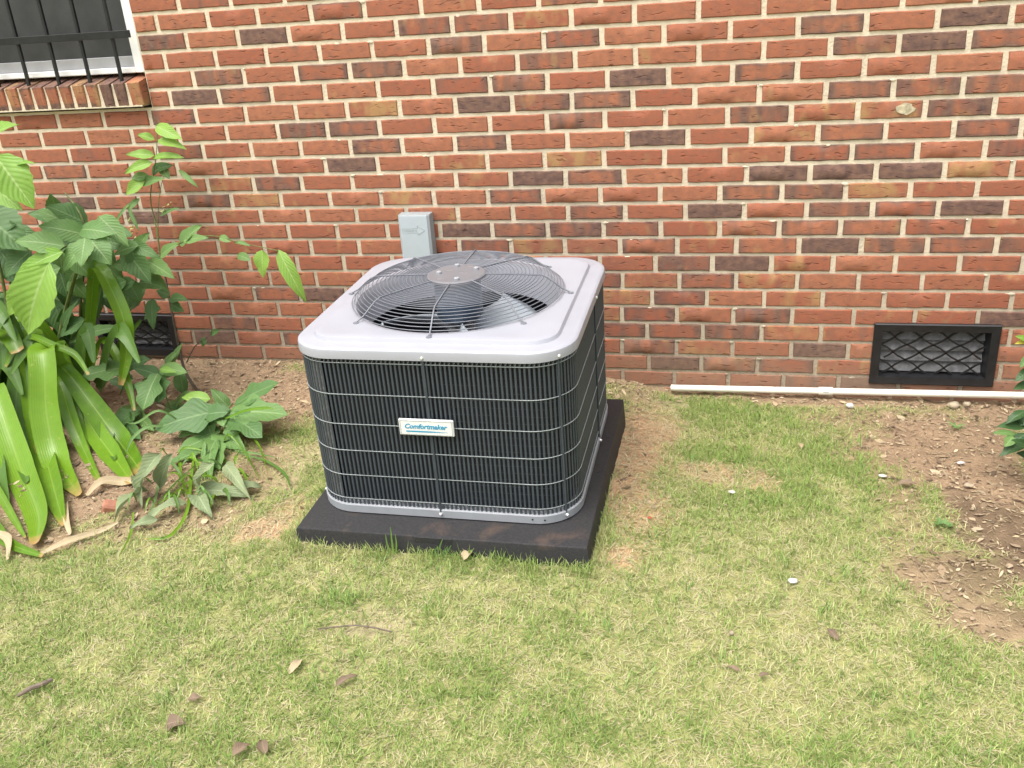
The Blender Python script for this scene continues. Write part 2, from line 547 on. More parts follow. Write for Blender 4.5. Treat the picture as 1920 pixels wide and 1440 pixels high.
def bare_at(x, y):
    """(bareness, red clay, brown soil, tan) at ground points"""
    wob = (fnoise(x * 9, y * 9, 3) - .5) * .9 + (fnoise(x * 30, y * 30, 5) - .5) * .5
    tot = np.zeros_like(x); k = [np.zeros_like(x) + 1e-6 for _ in range(3)]
    for cx, cy, rx, ry, s, ty in BARE_W:
        d = np.sqrt(((x - cx) / rx) ** 2 + ((y - cy) / ry) ** 2) + wob
        v = s * smooth01((1.45 - d) / .95)
        tot = np.maximum(tot, v); k[ty] = k[ty] + v
    edge = smooth01((y + .10) / .07)                      # strip along the wall
    tot = np.maximum(tot, edge * .9); k[1] = k[1] + edge
    ksum = k[0] + k[1] + k[2]
    return tot, k[0] / ksum, k[1] / ksum, k[2] / ksum


def green_at(x, y):
    g = (fnoise(x * 3.2, y * 3.2, 21) - .5) * 1.3 + (fnoise(x * 11, y * 11, 23) - .5) * .8
    for cx, cy, rx, ry, s in GREEN_W:
        d = np.sqrt(((x - cx) / rx) ** 2 + ((y - cy) / ry) ** 2)
        g = g + s * smooth01((1.3 - d) / .9)
    return g


def ground_z(x, y):
    x = np.asarray(x, float); y = np.asarray(y, float)
    b = bare_at(x, y)
    n = (fnoise(x * 6, y * 6, 31) - .5) * .014 + (fnoise(x * 26, y * 26, 33) - .5) * .009
    n = n + b[0] * (fnoise(x * 55, y * 55, 35) - .5) * .012
    # slight heap of clay to the right of the pad
    heap = .014 * np.exp(-(((x - .12) / .10) ** 2 + ((y + 1.33) / .10) ** 2)) + .03 * np.exp(-(((x - 1.13) / .10) ** 2 + ((y + .62) / .28) ** 2))
    near = np.exp(-(np.clip(np.hypot(x - .6, y + 1) - 4, 0, None)) ** 2)
    return ground_base(x, y) + (n + heap) * near


xs = np.concatenate([[-60, -25, -10, -5, -3.5], np.arange(-2.6, 3.5, .018), [4, 6, 12, 25, 60]])
ys = np.concatenate([[-60, -25, -10, -6, -4.5, -3.6, -3], np.arange(-2.7, .06, .018), [.35]])
gx, gy = np.meshgrid(xs, ys)
gz = ground_z(gx.ravel(), gy.ravel())
nx, ny = len(xs), len(ys)
me = bpy.data.meshes.new('ground')
ii = np.arange(nx * ny).reshape(ny, nx)
q = np.stack([ii[:-1, :-1], ii[:-1, 1:], ii[1:, 1:], ii[1:, :-1]], -1).reshape(-1, 4)


def fast_mesh(name, verts, faces_flat, starts, totals):
    me = bpy.data.meshes.new(name)
    me.vertices.add(len(verts)); me.vertices.foreach_set('co', np.asarray(verts, np.float32).ravel())
    me.loops.add(len(faces_flat)); me.loops.foreach_set('vertex_index', np.asarray(faces_flat, np.int32))
    me.polygons.add(len(starts)); me.polygons.foreach_set('loop_start', np.asarray(starts, np.int32))
    me.update(calc_edges=True)
    me.validate()
    return me


def set_cols(me, cols, name='col'):
    a = me.color_attributes.new(name, 'FLOAT_COLOR', 'POINT')
    c = np.ones((len(cols), 4), np.float32); c[:, :3] = cols
    a.data.foreach_set('color', c.ravel())


me = fast_mesh('ground', np.stack([gx.ravel(), gy.ravel(), gz], 1), q.ravel(), np.arange(len(q)) * 4, None)
fx, fy = gx.ravel(), gy.ravel()
tb, kc, kb, kt = bare_at(fx, fy)
CLAY, BROWN, TAN, TURF = np.array([.48, .30, .175]), np.array([.30, .212, .135]), np.array([.45, .37, .23]), np.array([.32, .31, .13])
soil = kc[:, None] * CLAY + kb[:, None] * BROWN + kt[:, None] * TAN
n1 = fnoise(fx * 40, fy * 40, 41)[:, None]; n2 = fnoise(fx * 9, fy * 9, 43)[:, None]
soil = soil * (.72 + .55 * n1) * (.85 + .3 * n2)
mulch_shade = 0                                            # dark mulch, with the shrub's shade painted into the soil colour
for cx, cy, rx, ry, s_ in to_world([(1885, 1060, 110, 120, .40)]):
    mulch_shade = np.maximum(mulch_shade, s_ * smooth01((1.5 - np.hypot((fx - cx) / rx, (fy - cy) / ry) - (n2[:, 0] - .5)) / 1.0))
soil = soil * (1 - mulch_shade)[:, None]
turf = TURF * (.7 + .6 * n1)
m = np.clip(tb, 0, 1)[:, None]
set_cols(me, soil * m + turf * (1 - m))
g = link('ground', me, M['ground'], None, 180)
tag(g, 'sloping yard soil with red clay and brown bare patches', 'ground', kind='structure')

# ------------------------------------------------------------------ brick wall
ROWS=[(21565,20878,[-2659,-2447,-2234,-2021,-1808,-1596,-1383,-1170,-957,-745,-532,-319,-106,106,319,532,745,957,1170,1383,1596,1808,2021,2234,2447,2659,2872,3085,3298,3510]),
(20878,20191,[-2553,-2340,-2128,-1915,-1702,-1489,-1277,-1064,-851,-638,-426,-213,0,213,426,638,851,1064,1277,1489,1702,1915,2128,2340,2553,2766,2979,3191,3404]),
(20191,19505,[-2659,-2447,-2234,-2021,-1808,-1596,-1383,-1170,-957,-745,-532,-319,-106,106,319,532,745,957,1170,1383,1596,1808,2021,2234,2447,2659,2872,3085,3298,3510]),
(19505,18818,[-2553,-2340,-2128,-1915,-1702,-1489,-1277,-1064,-851,-638,-426,-213,0,213,426,638,851,1064,1277,1489,1702,1915,2128,2340,2553,2766,2979,3191,3404]),
(18818,18131,[-2659,-2447,-2234,-2021,-1808,-1596,-1383,-1170,-957,-745,-532,-319,-106,106,319,532,745,957,1170,1383,1596,1808,2021,2234,2447,2659,2872,3085,3298,3510]),
(18131,17445,[-2553,-2340,-2128,-1915,-1702,-1489,-1277,-1064,-851,-638,-426,-213,0,213,426,638,851,1064,1277,1489,1702,1915,2128,2340,2553,2766,2979,3191,3404]),
(17445,16758,[-2659,-2447,-2234,-2021,-1808,-1596,-1383,-1170,-957,-745,-532,-319,-106,106,319,532,745,957,1170,1383,1596,1808,2021,2234,2447,2659,2872,3085,3298,3510]),
(16758,16071,[-2553,-2340,-2128,-1915,-1702,-1489,-1277,-1064,-851,-638,-426,-213,0,213,426,638,851,1064,1277,1489,1702,1915,2128,2340,2553,2766,2979,3191,3404]),
(16071,15385,[-2659,-2447,-2234,-2021,-1808,-1596,-1383,-1170,-957,-745,-532,-319,-106,106,319,532,745,957,1170,1383,1596,1808,2021,2234,2447,2659,2872,3085,3298,3510]),
(15385,14698,[-2553,-2340,-2128,-1915,-1702,-1489,-1277,-1064,-851,-638,-426,-213,0,213,426,638,851,1064,1277,1489,1702,1915,2128,2340,2553,2766,2979,3191,3404]),
(14698,14011,[-2644,-2432,-2219,-2006,-1793,-1581,-1368,-1155,-942,-730,-515,-297,-84,129,341,554,767,980,1192,1405,1618,1831,2043,2256,2469,2682,2894,3107,3320]),
(14011,13324,[-2538,-2326,-2113,-1900,-1687,-1475,-1262,-1049,-836,-621,-416,-203,6,220,430,644,857,1070,1283,1495,1708,1921,2134,2346,2559,2772,2985,3197,3410]),
(13324,12638,[-2640,-2427,-2214,-2001,-1789,-1576,-1363,-1150,-938,-725,-510,-302,-88,119,328,542,755,971,1184,1395,1611,1820,2033,2246,2459,2671,2884,3097,3310]),
(12638,11950,[-2537,-2324,-2111,-1899,-1686,-1473,-1260,-1048,-835,-617,-405,-190,18,233,441,655,859,1070,1289,1505,1716,1928,2144,2357,2570,2782,2995,3208,3421]),
(11950,11259,[-2643,-2430,-2217,-2005,-1792,-1579,-1366,-1154,-941,-728,-512,-295,-80,133,346,557,764,974,1187,1400,1611,1821,2029,2242,2455,2667,2880,3093,3306]),
(11259,10564,[-2548,-2335,-2123,-1910,-1697,-1484,-1272,-1059,-846,-633,-410,-191,22,237,451,661,875,1086,1300,1511,1721,1932,2143,2356,2569,2781,2994,3207,3420]),
(10564,9872,[-2656,-2444,-2231,-2018,-1805,-1593,-1380,-1166,-952,-748,-532,-321,-112,99,314,529,747,963,1176,1391,1606,1818,2029,2242,2455,2667,2880,3093,3306]),
(9872,9186,[-2543,-2331,-2118,-1905,-1692,-1480,-1264,-1053,-841,-629,-410,-202,10,227,440,652,863,1077,1288,1499,1713,1922,2132,2345,2557,2770,2983,3196,3408]),
(9186,8509,[-2649,-2437,-2224,-2011,-1798,-1586,-1367,-1161,-959,-747,-536,-325,-117,92,300,506,725,941,1155,1370,1591,1807,2018,2221,2434,2647,2860,3072,3285,3498]),
(8509,7838,[-2579,-2367,-2154,-1941,-1728,-1516,-1302,-1093,-880,-667,-447,-232,-16,203,420,638,857,1073,1283,1495,1706,1913,2121,2334,2547,2759,2972,3185,3398]),
(7838,7177,[-2655,-2442,-2229,-2017,-1804,-1591,-1376,-1170,-969,-758,-552,-344,-130,77,292,504,714,928,1146,1359,1573,1789,2005,2213,2426,2638,2851,3064,3277,3489]),
(7177,6525,[-2573,-2360,-2147,-1934,-1722,-1509,-1296,-1090,-874,-664,-444,-233,-19,197,412,625,840,1058,1270,1483,1695,1905,2115,2327,2540,2753,2966,3178,3391]),
(6525,5884,[-2665,-2452,-2240,-2027,-1814,-1601,-1389,-1176,-964,-756,-546,-339,-130,79,287,505,717,931,1149,1357,1570,1789,2001,2212,2425,2638,2850,3063,3276,3489]),
(5884,5240,[-2562,-2350,-2137,-1924,-1711,-1499,-1286,-1073,-860,-648,-435,-222,-9,209,419,636,849,1061,1272,1480,1688,1895,2102,2315,2527,2740,2953,3166,3378]),
(5240,4581,[-2675,-2462,-2249,-2037,-1824,-1611,-1398,-1186,-973,-765,-555,-347,-138,72,281,490,700,909,1121,1334,1552,1764,1980,2201,2414,2627,2839,3052,3265,3478]),
(4581,3908,[-2553,-2340,-2128,-1915,-1702,-1489,-1277,-1064,-851,-636,-419,-214,-5,204,413,622,832,1041,1250,1460,1673,1883,2092,2293,2505,2718,2931,3144,3356]),
(3908,3232,[-2674,-2461,-2248,-2035,-1823,-1610,-1397,-1184,-972,-766,-555,-346,-136,75,285,496,706,917,1130,1337,1554,1766,1978,2188,2401,2613,2826,3039,3252,3464]),
(3232,2558,[-2557,-2344,-2131,-1919,-1706,-1493,-1280,-1068,-855,-641,-431,-223,-14,194,403,611,820,1028,1233,1441,1647,1859,2068,2277,2490,2703,2915,3128,3341]),
(2558,1886,[-2660,-2448,-2235,-2022,-1809,-1597,-1384,-1171,-958,-757,-541,-332,-125,83,290,497,705,912,1122,1331,1544,1760,1968,2177,2390,2603,2816,3028,3241,3454]),
(1886,1216,[-2568,-2355,-2142,-1929,-1717,-1504,-1291,-1078,-866,-654,-438,-231,-24,182,389,596,802,1009,1220,1437,1651,1864,2077,2290,2502,2715,2928,3141,3353]),
(1216,547,[-2677,-2464,-2252,-2039,-1826,-1613,-1401,-1188,-975,-764,-549,-340,-132,77,285,493,702,910,1122,1333,1548,1751,1964,2176,2389,2602,2815,3027,3240,3453]),
(547,-118,[-2566,-2353,-2141,-1928,-1715,-1502,-1290,-1077,-864,-648,-440,-232,-24,183,391,599,807,1015,1217,1428,1640,1853,2066,2278,2491,2704,2917,3129,3342]),
(-118,-788,[-2705,-2492,-2280,-2067,-1854,-1641,-1429,-1216,-1003,-790,-578,-365,-152,61,273,486,699,912,1115,1321,1527,1727,1940,2153,2366,2578,2791,3004,3217,3429]),
(-788,-1458,[-2553,-2340,-2128,-1915,-1702,-1489,-1277,-1064,-851,-638,-426,-213,0,213,426,638,851,1064,1277,1489,1702,1915,2128,2340,2553,2766,2979,3191,3404]),
(-1458,-2128,[-2659,-2447,-2234,-2021,-1808,-1596,-1383,-1170,-957,-745,-532,-319,-106,106,319,532,745,957,1170,1383,1596,1808,2021,2234,2447,2659,2872,3085,3298,3510])]
ROWS = [(a * 1e-4, b * 1e-4, [u * 1e-3 for u in l]) for a, b, l in ROWS]
WIN_R, WIN_B, SILL_B = -.935, 1.188, 1.060          # window's right jamb, bottom, sill underside
HOLES = [(-2.05, WIN_R, SILL_B, 2.05), (1.850, 2.240, -.022, .188), (-1.432, -1.066, .012, .176)]
# bricks whose fired colour stands out: photograph position -> kind
SPECIAL = {
 'D': [(492, 66), (365, 181), (650, 311), (907, 197), (1197, 145), (1230, 258), (873, 433), (1827, 30), (1753, 77), (1460, 325), (1580, 320), (1703, 318),
       (1391, 494), (1879, 592), (613, 553), (412, 633), (287, 410), (143, 380), (1263, 681), (1512, 654), (1604, 716), (1558, 461), (1827, 387), (1340, 397), (1007, 337)],
 'B': [(409, 144), (568, 243), (364, 284), (793, 50), (903, 47), (857, 83), (707, 130), (973, 157), (1017, 197), (1080, 230), (1080, 8), (1623, 83), (1743, 163), (1867, 157),
       (1423, 213), (1800, 200), (1887, 277), (1527, 360), (1573, 392), (1677, 460), (1897, 457), (1281, 496), (1373, 624), (1217, 650), (1370, 683), (439, 606), (390, 377), (520, 343),
       (1077, 433), (1508, 711), (1430, 591), (302, 78), (1027, 117)],
 'M': [(607, 135), (460, 176), (602, 18), (327, 218), (387, 7), (652, 241), (1077, 67), (863, 160), (1130, 190), (705, 273), (903, 267), (1117, 335), (967, 370), (973, 433), (1120, 402),
       (907, 463), (1560, 43), (1873, 77), (1433, 133), (1617, 165), (1597, 247), (1863, 237), (1537, 287), (1660, 283), (1410, 363), (1700, 390), (1520, 427), (1637, 427), (1803, 457),
       (1327, 528), (1146, 528), (1274, 560), (1215, 590), (1171, 619), (1265, 622), (1476, 683), (519, 552), (549, 637), (180, 350), (213, 380), (123, 320), (170, 290), (1240, 460)],
 'Y': [(1017, 37), (700, 203), (880, 305), (1077, 298), (903, 338), (763, 372), (1007, 463), (1117, 463), (1560, 207), (1470, 250), (1840, 317), (1650, 357), (1221, 528), (1439, 527),
       (1176, 557), (1490, 559), (1148, 588), (1322, 651), (1611, 655), (433, 347), (480, 377), (1673, 205)]}


def hit_wall(px, py):
    p = at(px, py, 0.0); return p[0], p[2]


spec_pts = [(k, *hit_wall(*q)) for k, l in SPECIAL.items() for q in l]


def project(p):
    c = (np.asarray(p) - CAM_C) @ CAM_R.T
    return 960 + CAM_F * c[0] / c[2], 720 + CAM_F * c[1] / c[2]


def tone_for(u0, u1, z0, z1, inview):
    for k, u, z in spec_pts:
        if u0 <= u <= u1 and z0 <= z <= z1: break
    else:
        k = 'R'
        if not inview:
            r0 = random.random(); k = 'D' if r0 < .08 else 'B' if r0 < .18 else 'M' if r0 < .32 else 'Y' if r0 < .40 else 'R'
    h = random.random()
    if k == 'D': return (random.uniform(.92, 1.0), 0.0, h, .2)
    if k == 'B': return (random.uniform(.58, .68), random.uniform(.2, .55), h, .3)
    if k == 'M': return (random.uniform(.44, .56), random.uniform(0, .3), h, 1.0)
    if k == 'Y': return (random.uniform(.25, .45), random.uniform(.75, 1.0), h, .4)
    if z1 < .62 and u0 > .85: return (random.uniform(.15, .50), random.uniform(.1, .7), h, random.uniform(.1, .7))
    return (random.uniform(.05, .42), random.uniform(0, .45), h, random.uniform(.0, .6))


wall = empty('brick_wall', (0, 0, 0))
tag(wall, 'red brick house wall with cream mortar joints behind the outdoor unit', 'wall')

NBW, NBH = .1950, .0545


def brick_mesh(seed, w=NBW, h=NBH, dep=.05):
    """brick with worn arrises: an uneven chamfered outline, a slightly wavy face"""
    r_ = random.Random(seed)
    nx_, nz_ = 6, 2
    mb = MB()
    ring = [(-1 + 2 * i / nx_, -1) for i in range(nx_)] + [(1, -1 + 2 * i / nz_) for i in range(nz_)] + \
           [(1 - 2 * i / nx_, 1) for i in range(nx_)] + [(-1, 1 - 2 * i / nz_) for i in range(nz_)]
    n = len(ring)
    jit = [(r_.uniform(-.0013, .0010), r_.uniform(-.0013, .0010)) for _ in ring]
    vs = []
    for (a, b), (jx, jz) in zip(ring, jit): vs.append((a * w / 2 + jx * (1 if abs(a) == 1 else 0), dep, b * h / 2 + jz * (1 if abs(b) == 1 else 0)))
    for (a, b), (jx, jz) in zip(ring, jit): vs.append((a * w / 2 + jx * (1 if abs(a) == 1 else 0), .0035, b * h / 2 + jz * (1 if abs(b) == 1 else 0)))
    for (a, b), (jx, jz) in zip(ring, jit): vs.append((a * (w / 2 - .003) + jx, r_.uniform(-.0006, .0008), b * (h / 2 - .003) + jz))
    c = len(vs)
    inner = [(-1 + 2 * i / nx_) for i in range(1, nx_)]
    for a in inner: vs.append((a * (w / 2 - .003), r_.uniform(-.0022, .0), r_.uniform(-.002, .002)))
    fs = []
    for k in range(n):
        j = (k + 1) % n
        fs.append((k, j, n + j, n + k)); fs.append((n + k, n + j, 2 * n + j, 2 * n + k))
    o = 2 * n
    # face: bottom ring 0..6, right 6..8, top 8..14, left 14..16
    bot = [o + i for i in range(7)]; topv = [o + 14 - i for i in range(7)]
    mid = [o + 15] + [c + i for i in range(5)] + [o + 7]
    for i in range(6):
        fs.append((bot[i], bot[i + 1], mid[i + 1], mid[i])); fs.append((mid[i], mid[i + 1], topv[i + 1], topv[i]))
    return mb.add(vs, fs)


variants = []
for k in range(8):
    m_ = brick_mesh(100 + k).mesh('brick'); m_.materials.append(M['brick'])
    m_.polygons.foreach_set('use_smooth', np.ones(len(m_.polygons), bool)); m_.set_sharp_from_angle(angle=math.radians(40))
    variants.append(m_)

cands = []
for zt, zb, us in ROWS:
    bed = .0138 if zt > .6 else .0112
    perp = .0180 if zt > .45 else .0155
    for u0, u1 in zip(us[:-1], us[1:]):
        pieces = [(u0 + perp / 2, u1 - perp / 2)]
        z0, z1 = zb + bed / 2, zt - bed / 2
        for hx0, hx1, hz0, hz1 in HOLES:
            nxt = []
            for a, b in pieces:
                ovz = min(z1, hz1) - max(z0, hz0)
                if ovz < .022 or b <= hx0 or a >= hx1: nxt.append((a, b)); continue
                if a < hx0 - .03: nxt.append((a, hx0 - .004))
                if b > hx1 + .03: nxt.append((hx1 + .004, b))
            pieces = nxt
        for a, b in pieces:
            c = ((a + b) / 2, 0, (z0 + z1) / 2)
            px, py = project(c)
            inv = -70 < px < 1990 and -45 < py < 1400
            # what the unit, the pad and the plants hide is ranked last
            hidden = (600 < px < 1105 and 490 < py < 760) or (px < 130 and 430 < py < 760) or c[2] < -.06
            x0_, _ = project((a, 0, c[2])); x1_, _ = project((b, 0, c[2]))
            vis = max(0, min(x1_, 1920) - max(x0_, 0)) * (min(1, max(.05, (py + 18) / 30)) if py < 12 else 1)
            rank = (0 if (not inv or hidden) else vis)
            cands.append((rank, a, b, z0, z1, inv))
cands.sort(key=lambda q: -q[0])
jv, jf, jt = [], [], []
nsep = 0
for rank, a, b, z0, z1, inv in cands:
    tone = tone_for(a - .006, b + .006, z0 - .004, z1 + .004, inv)
    y = random.uniform(-.0012, .0012)
    if nsep < 285 and rank > 8:
        o = bpy.data.objects.new('brick', variants[random.randrange(8)])
        COL.objects.link(o); o.parent = wall
        o.location = ((a + b) / 2, y, (z0 + z1) / 2)
        o.scale = ((b - a) / NBW * random.choice((-1, 1)) if False else (b - a) / NBW, 1, (z1 - z0) / NBH)
        o.rotation_euler = (random.uniform(-.012, .012), random.uniform(-.004, .004), random.uniform(-.006, .006))
        o.color = tone
        nsep += 1
    else:
        mb = brick_mesh(random.randrange(10 ** 6), b - a, z1 - z0)
        n0 = len(jv)
        jv += [(p[0] + (a + b) / 2, p[1] + y, p[2] + (z0 + z1) / 2) for p in mb.v]
        jf += [tuple(n0 + i for i in f_) for f_ in mb.f]
        jt += [tone] * len(mb.v)
me = bpy.data.meshes.new('brickwork'); me.from_pydata(jv, [], jf); me.update()
at_ = me.color_attributes.new('tone', 'FLOAT_COLOR', 'POINT')
at_.data.foreach_set('color', np.array(jt, np.float32).ravel())
o = link('brickwork', me, M['brick_joined'], wall, 40); tag(o, kind='stuff')

# mortar: a slab with the openings left out, recessed behind the brick faces
mb = MB()
X0, X1, ZB, ZT, YM = -2.65, 3.5, -.25, 2.15, .0052
cx = sorted({X0, X1, *[h[0] for h in HOLES], *[h[1] for h in HOLES]}); cx = [c for c in cx if X0 <= c <= X1]
cz = sorted({ZB, ZT, *[h[2] for h in HOLES], *[h[3] for h in HOLES]}); cz = [c for c in cz if ZB <= c <= ZT]
for xa, xb in zip(cx[:-1], cx[1:]):
    for za, zb_ in zip(cz[:-1], cz[1:]):
        mx, mz = (xa + xb) / 2, (za + zb_) / 2
        if any(h[0] < mx < h[1] and h[2] < mz < h[3] for h in HOLES): continue
        mb.add([(xa, YM, za), (xb, YM, za), (xb, YM, zb_), (xa, YM, zb_)], [(0, 1, 2, 3)])
for h in HOLES:      # reveals
    a, b, c, d_ = h[0], h[1], h[2], min(h[3], ZT)
    mb.add([(a, YM, c), (b, YM, c), (b, YM, d_), (a, YM, d_), (a, .12, c), (b, .12, c), (b, .12, d_), (a, .12, d_)],
           [(0, 4, 5, 1), (1, 5, 6, 2), (0, 3, 7, 4), (3, 2, 6, 7), (4, 7, 6, 5)])
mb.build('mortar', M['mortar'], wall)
# smears of mortar squeezed over brick edges
mb = MB()
vis_rows = [rw for rw in ROWS if -.05 < rw[0] < 1.5]
for k in range(70):
    zt, zb, us = random.choice(vis_rows); u = random.uniform(-1.3, 2.6)
    if u < WIN_R + .05 and zt > 1.0: continue
    if 1.8 < u < 2.3 and zt < .28 or -1.5 < u < -1.0 and zt < .28: continue
    if random.random() < .6: u = min(us, key=lambda q: abs(q - u)) + random.choice((-.006, .006))
    z = zt - .008
    L_, H_ = random.uniform(.006, .018), random.uniform(.003, .0065)
    n = 9
    ring = [(u + L_ * math.cos(2 * math.pi * i / n) * random.uniform(.6, 1.2), .003, z + H_ * math.sin(2 * math.pi * i / n) * random.uniform(.6, 1.3)) for i in range(n)]
    mb.add(ring + [(u, -.0016, z)], [(i, (i + 1) % n, n) for i in range(n)])
o = mb.build('mortar_smears', M['mortar'], wall, 60); tag(o, kind='stuff')

# white bloom on one brick
mb = MB(); bx_, bz_ = hit_wall(1697, 204)
ring = [(bx_ + .030 * math.cos(2 * math.pi * i / 14) * random.uniform(.75, 1.15), -.0028, bz_ + .020 * math.sin(2 * math.pi * i / 14) * random.uniform(.8, 1.1)) for i in range(14)]
mb.add(ring + [(bx_, -.0034, bz_)], [(i, (i + 1) % 14, 14) for i in range(14)])
mb.build('lime_bloom', simple('lime_bloom', (.46, .40, .27), .95, 0, .45, 70), wall)

# rowlock bricks of the window sill (the wall's own bricks, set on edge)
sm = []
for k in range(3):
    m_ = brick_mesh(300 + k, .0545, .1005, .13).mesh('brick'); m_.materials.append(M['brick'])
    for v in m_.vertices: v.co.z += -.012 * (v.co.y < .03) * (v.co.z > 0) * 1.0
    sm.append(m_)
tones = [(.12, .95, .9, 0), (.80, 0, .2, .2), (.78, .0, .5, .3), (.50, .75, .7, .3), (.45, .85, .9, .3), (.42, .6, .3, .4), (.5, .5, .4, .4), (.35, .5, .6, .4), (.5, .7, .9, .4), (.3, .8, .8, .3), (.4, .5, .4, .5), (.35, .5, .5, .5), (.5, .5, .4, .5), (.3, .5, .8, .3), (.8, 0, .4, .3), (.3, .7, .3, .3)]
x = WIN_R - .0015
for k in range(16):
    wd = .062 if k else .068
    o = bpy.data.objects.new('brick', sm[k % 3]); COL.objects.link(o); o.parent = wall
    o.location = (x - wd / 2 + .004, -.040 + random.uniform(-.001, .001), 1.1235)
    o.rotation_euler = (math.radians(7), 0, random.uniform(-.006, .006)); o.scale = ((wd - .0135) / .0545, 1, 1)
    o.color = tones[k]
    x -= wd
mb = MB(); mb.box(WIN_R - 1.0, WIN_R - .016, -.033, .09, SILL_B + .010, 1.160)
mb.build('sill_mortar', M['mortar'], wall)

# ------------------------------------------------------------------ window and its iron guard
WX0, WX1, WZ0, WZ1 = -1.93, WIN_R - .004, WIN_B + .004, 2.04
win = empty('window', (0, 0, 0)); tag(win, 'white framed window with dark insect screen above the brick sill', 'window')
FY0, FY1 = .012, .075
fr = MB()
fr.box(WX1 - .040, WX1, FY0, FY1, WZ0, WZ1, .003); fr.box(WX0, WX0 + .040, FY0, FY1, WZ0, WZ1, .003)
fr.box(WX0 + .0405, WX1 - .0405, FY0 + .001, FY1, WZ0, WZ0 + .022, .003); fr.box(WX0 + .0405, WX1 - .0405, FY0 + .001, FY1, WZ1 - .04, WZ1, .003)
fr.build('frame', M['white_frame'], win)
MB().box(WX0 + .041, WX1 - .041, FY0 + .022, FY1 + .01, WZ0 + .0225, WZ0 + .062, .002).build('bottom_rail', M['greyrail'], win)
MB().box(WX0 + .041, WX1 - .041, FY0 + .030, FY0 + .034, WZ0 + .0625, WZ1 - .041).build('insect_screen', M['screen'], win)
MB().box(WX0 + .10, WX0 + .112, FY0 + .022, FY0 + .029, WZ0 + .0625, WZ1 - .041).build('glazing_bar', M['greyrail'], win)
grd = empty('window_guard', (0, 0, 0)); tag(grd, 'black iron burglar bars fixed across the window', 'window guard')
GY = -.030
MB().box(-2.0, -.938, GY - .005, GY + .003, 1.323, 1.350, .001).build('crossbar', M['iron'], grd)
MB().box(-2.0, -.938, GY - .005, GY + .003, 1.90, 1.92, .001).build('crossbar', M['iron'], grd)
bx0 = at(223, 140, GY)[0]
for k in range(7):
    xx = bx0 - .142 * k
    MB().box(xx - .006, xx + .006, GY + .004, GY + .016, 1.152, 2.0, .001).build('bar', M['iron'], grd)

# ------------------------------------------------------------------ foundation vents
def vent(x0, x1, z0, z1, label):
    t = empty('foundation_vent', ((x0 + x1) / 2, 0, z0)); tag(t, label, 'vent', 'black crawl space vents in the wall')
    w, h = x1 - x0, z1 - z0; b = .030
    f = MB()
    o_ = [(-w / 2, 0), (w / 2, 0), (w / 2, h), (-w / 2, h)]
    i_ = [(-w / 2 + b, b), (w / 2 - b, b), (w / 2 - b, h - b), (-w / 2 + b, h - b)]
    vs = [(x, .006, z) for x, z in o_] + [(x, -.010, z) for x, z in o_]
    vs += [(x + (.004 if x < 0 else -.004), -.013, z + (.004 if z < h / 2 else -.004)) for x, z in o_]
    vs += [(x, -.011, z) for x, z in i_] + [(x + (.008 if x < 0 else -.008), .05, z + (.006 if z < h / 2 else -.006)) for x, z in i_]
    fs = []
    for s in range(4):
        for k in range(4):
            j = (k + 1) % 4; fs.append((s * 4 + k, s * 4 + j, (s + 1) * 4 + j, (s + 1) * 4 + k))
    f.add(vs, fs).build('frame', M['vent'], t)
    # louvre shutters behind the lattice
    ix0, ix1, iz0, iz1 = -w / 2 + b + .008, w / 2 - b - .008, b + .006, h - b - .006
    n = 4; hh = (iz1 - iz0) / n
    for k in range(n):
        za = iz0 + k * hh
        mb = MB()
        mb.add([(ix0, .036, za + .002), (ix1, .036, za + .002), (ix1, .050, za + hh - .001), (ix0, .050, za + hh - .001),
                (ix0, .0375, za), (ix1, .0375, za), (ix0, .031, za + .002), (ix1, .031, za + .002), (ix0, .031, za + .0045), (ix1, .031, za + .0045)],
               [(0, 1, 3, 2)[:0] or (8, 9, 2, 3), (6, 7, 9, 8), (4, 5, 7, 6)])
        mb.build('louvre', M['vent_shutter'], t)
    MB().box(ix0 - .002, ix1 + .002, .0515, .054, iz0 - .004, iz1 + .004).build('back', M['vent'], t)
    # diamond lattice: wavy strips that touch at the nodes
    nc, nr = 4, 3
    cw, ch = (ix1 - ix0 + .012) / nc, (iz1 - iz0 + .012) / nr
    st = MB()
    cx0, cz0 = ix0 - .006, iz0 - .006
    x_a, x_b, z_a, z_b = ix0 - .006, ix1 + .006, iz0 - .005, iz1 + .005
    for s in (1, -1):
        for k in range(-nr - 1, nc + nr + 1):
            pts = []
            xs_ = cx0 + k * cw
            zs_ = cz0
            for i in range(0, (nr + 0) * 8 + 1):
                fz = i / 8
                xq = xs_ + s * fz * cw + (nr * cw if False else 0)
                zq = cz0 + fz * ch
                xq += s * .010 * math.sin(2 * math.pi * fz) * .45
                if x_a <= xq <= x_b and z_a <= zq <= z_b: pts.append((xq, .0115, zq))
            if len(pts) > 1:
                mb2 = MB()
                for (p0, p1) in zip(pts[:-1], pts[1:]):
                    d_ = Vector(p1) - Vector(p0); nn = Vector((-d_.z, 0, d_.x)).normalized() * .0027
                    a0, a1 = Vector(p0) + nn, Vector(p0) - nn; b0, b1 = Vector(p1) + nn, Vector(p1) - nn
                    off = Vector((0, .006, 0))
                    st.add([a0, a1, b1, b0, a0 + off, a1 + off, b1 + off, b0 + off], [(0, 1, 2, 3), (0, 4, 5, 1), (3, 2, 6, 7), (1, 5, 6, 2), (0, 3, 7, 4)])
    st.build('lattice', M['vent'], t)
    return t


vent(1.833, 2.257, -.036, .203, 'black crawl space vent above the white pipe')
vent(-1.452, -1.050, -.002, .192, 'black crawl space vent half hidden behind the strap-leaf plant')

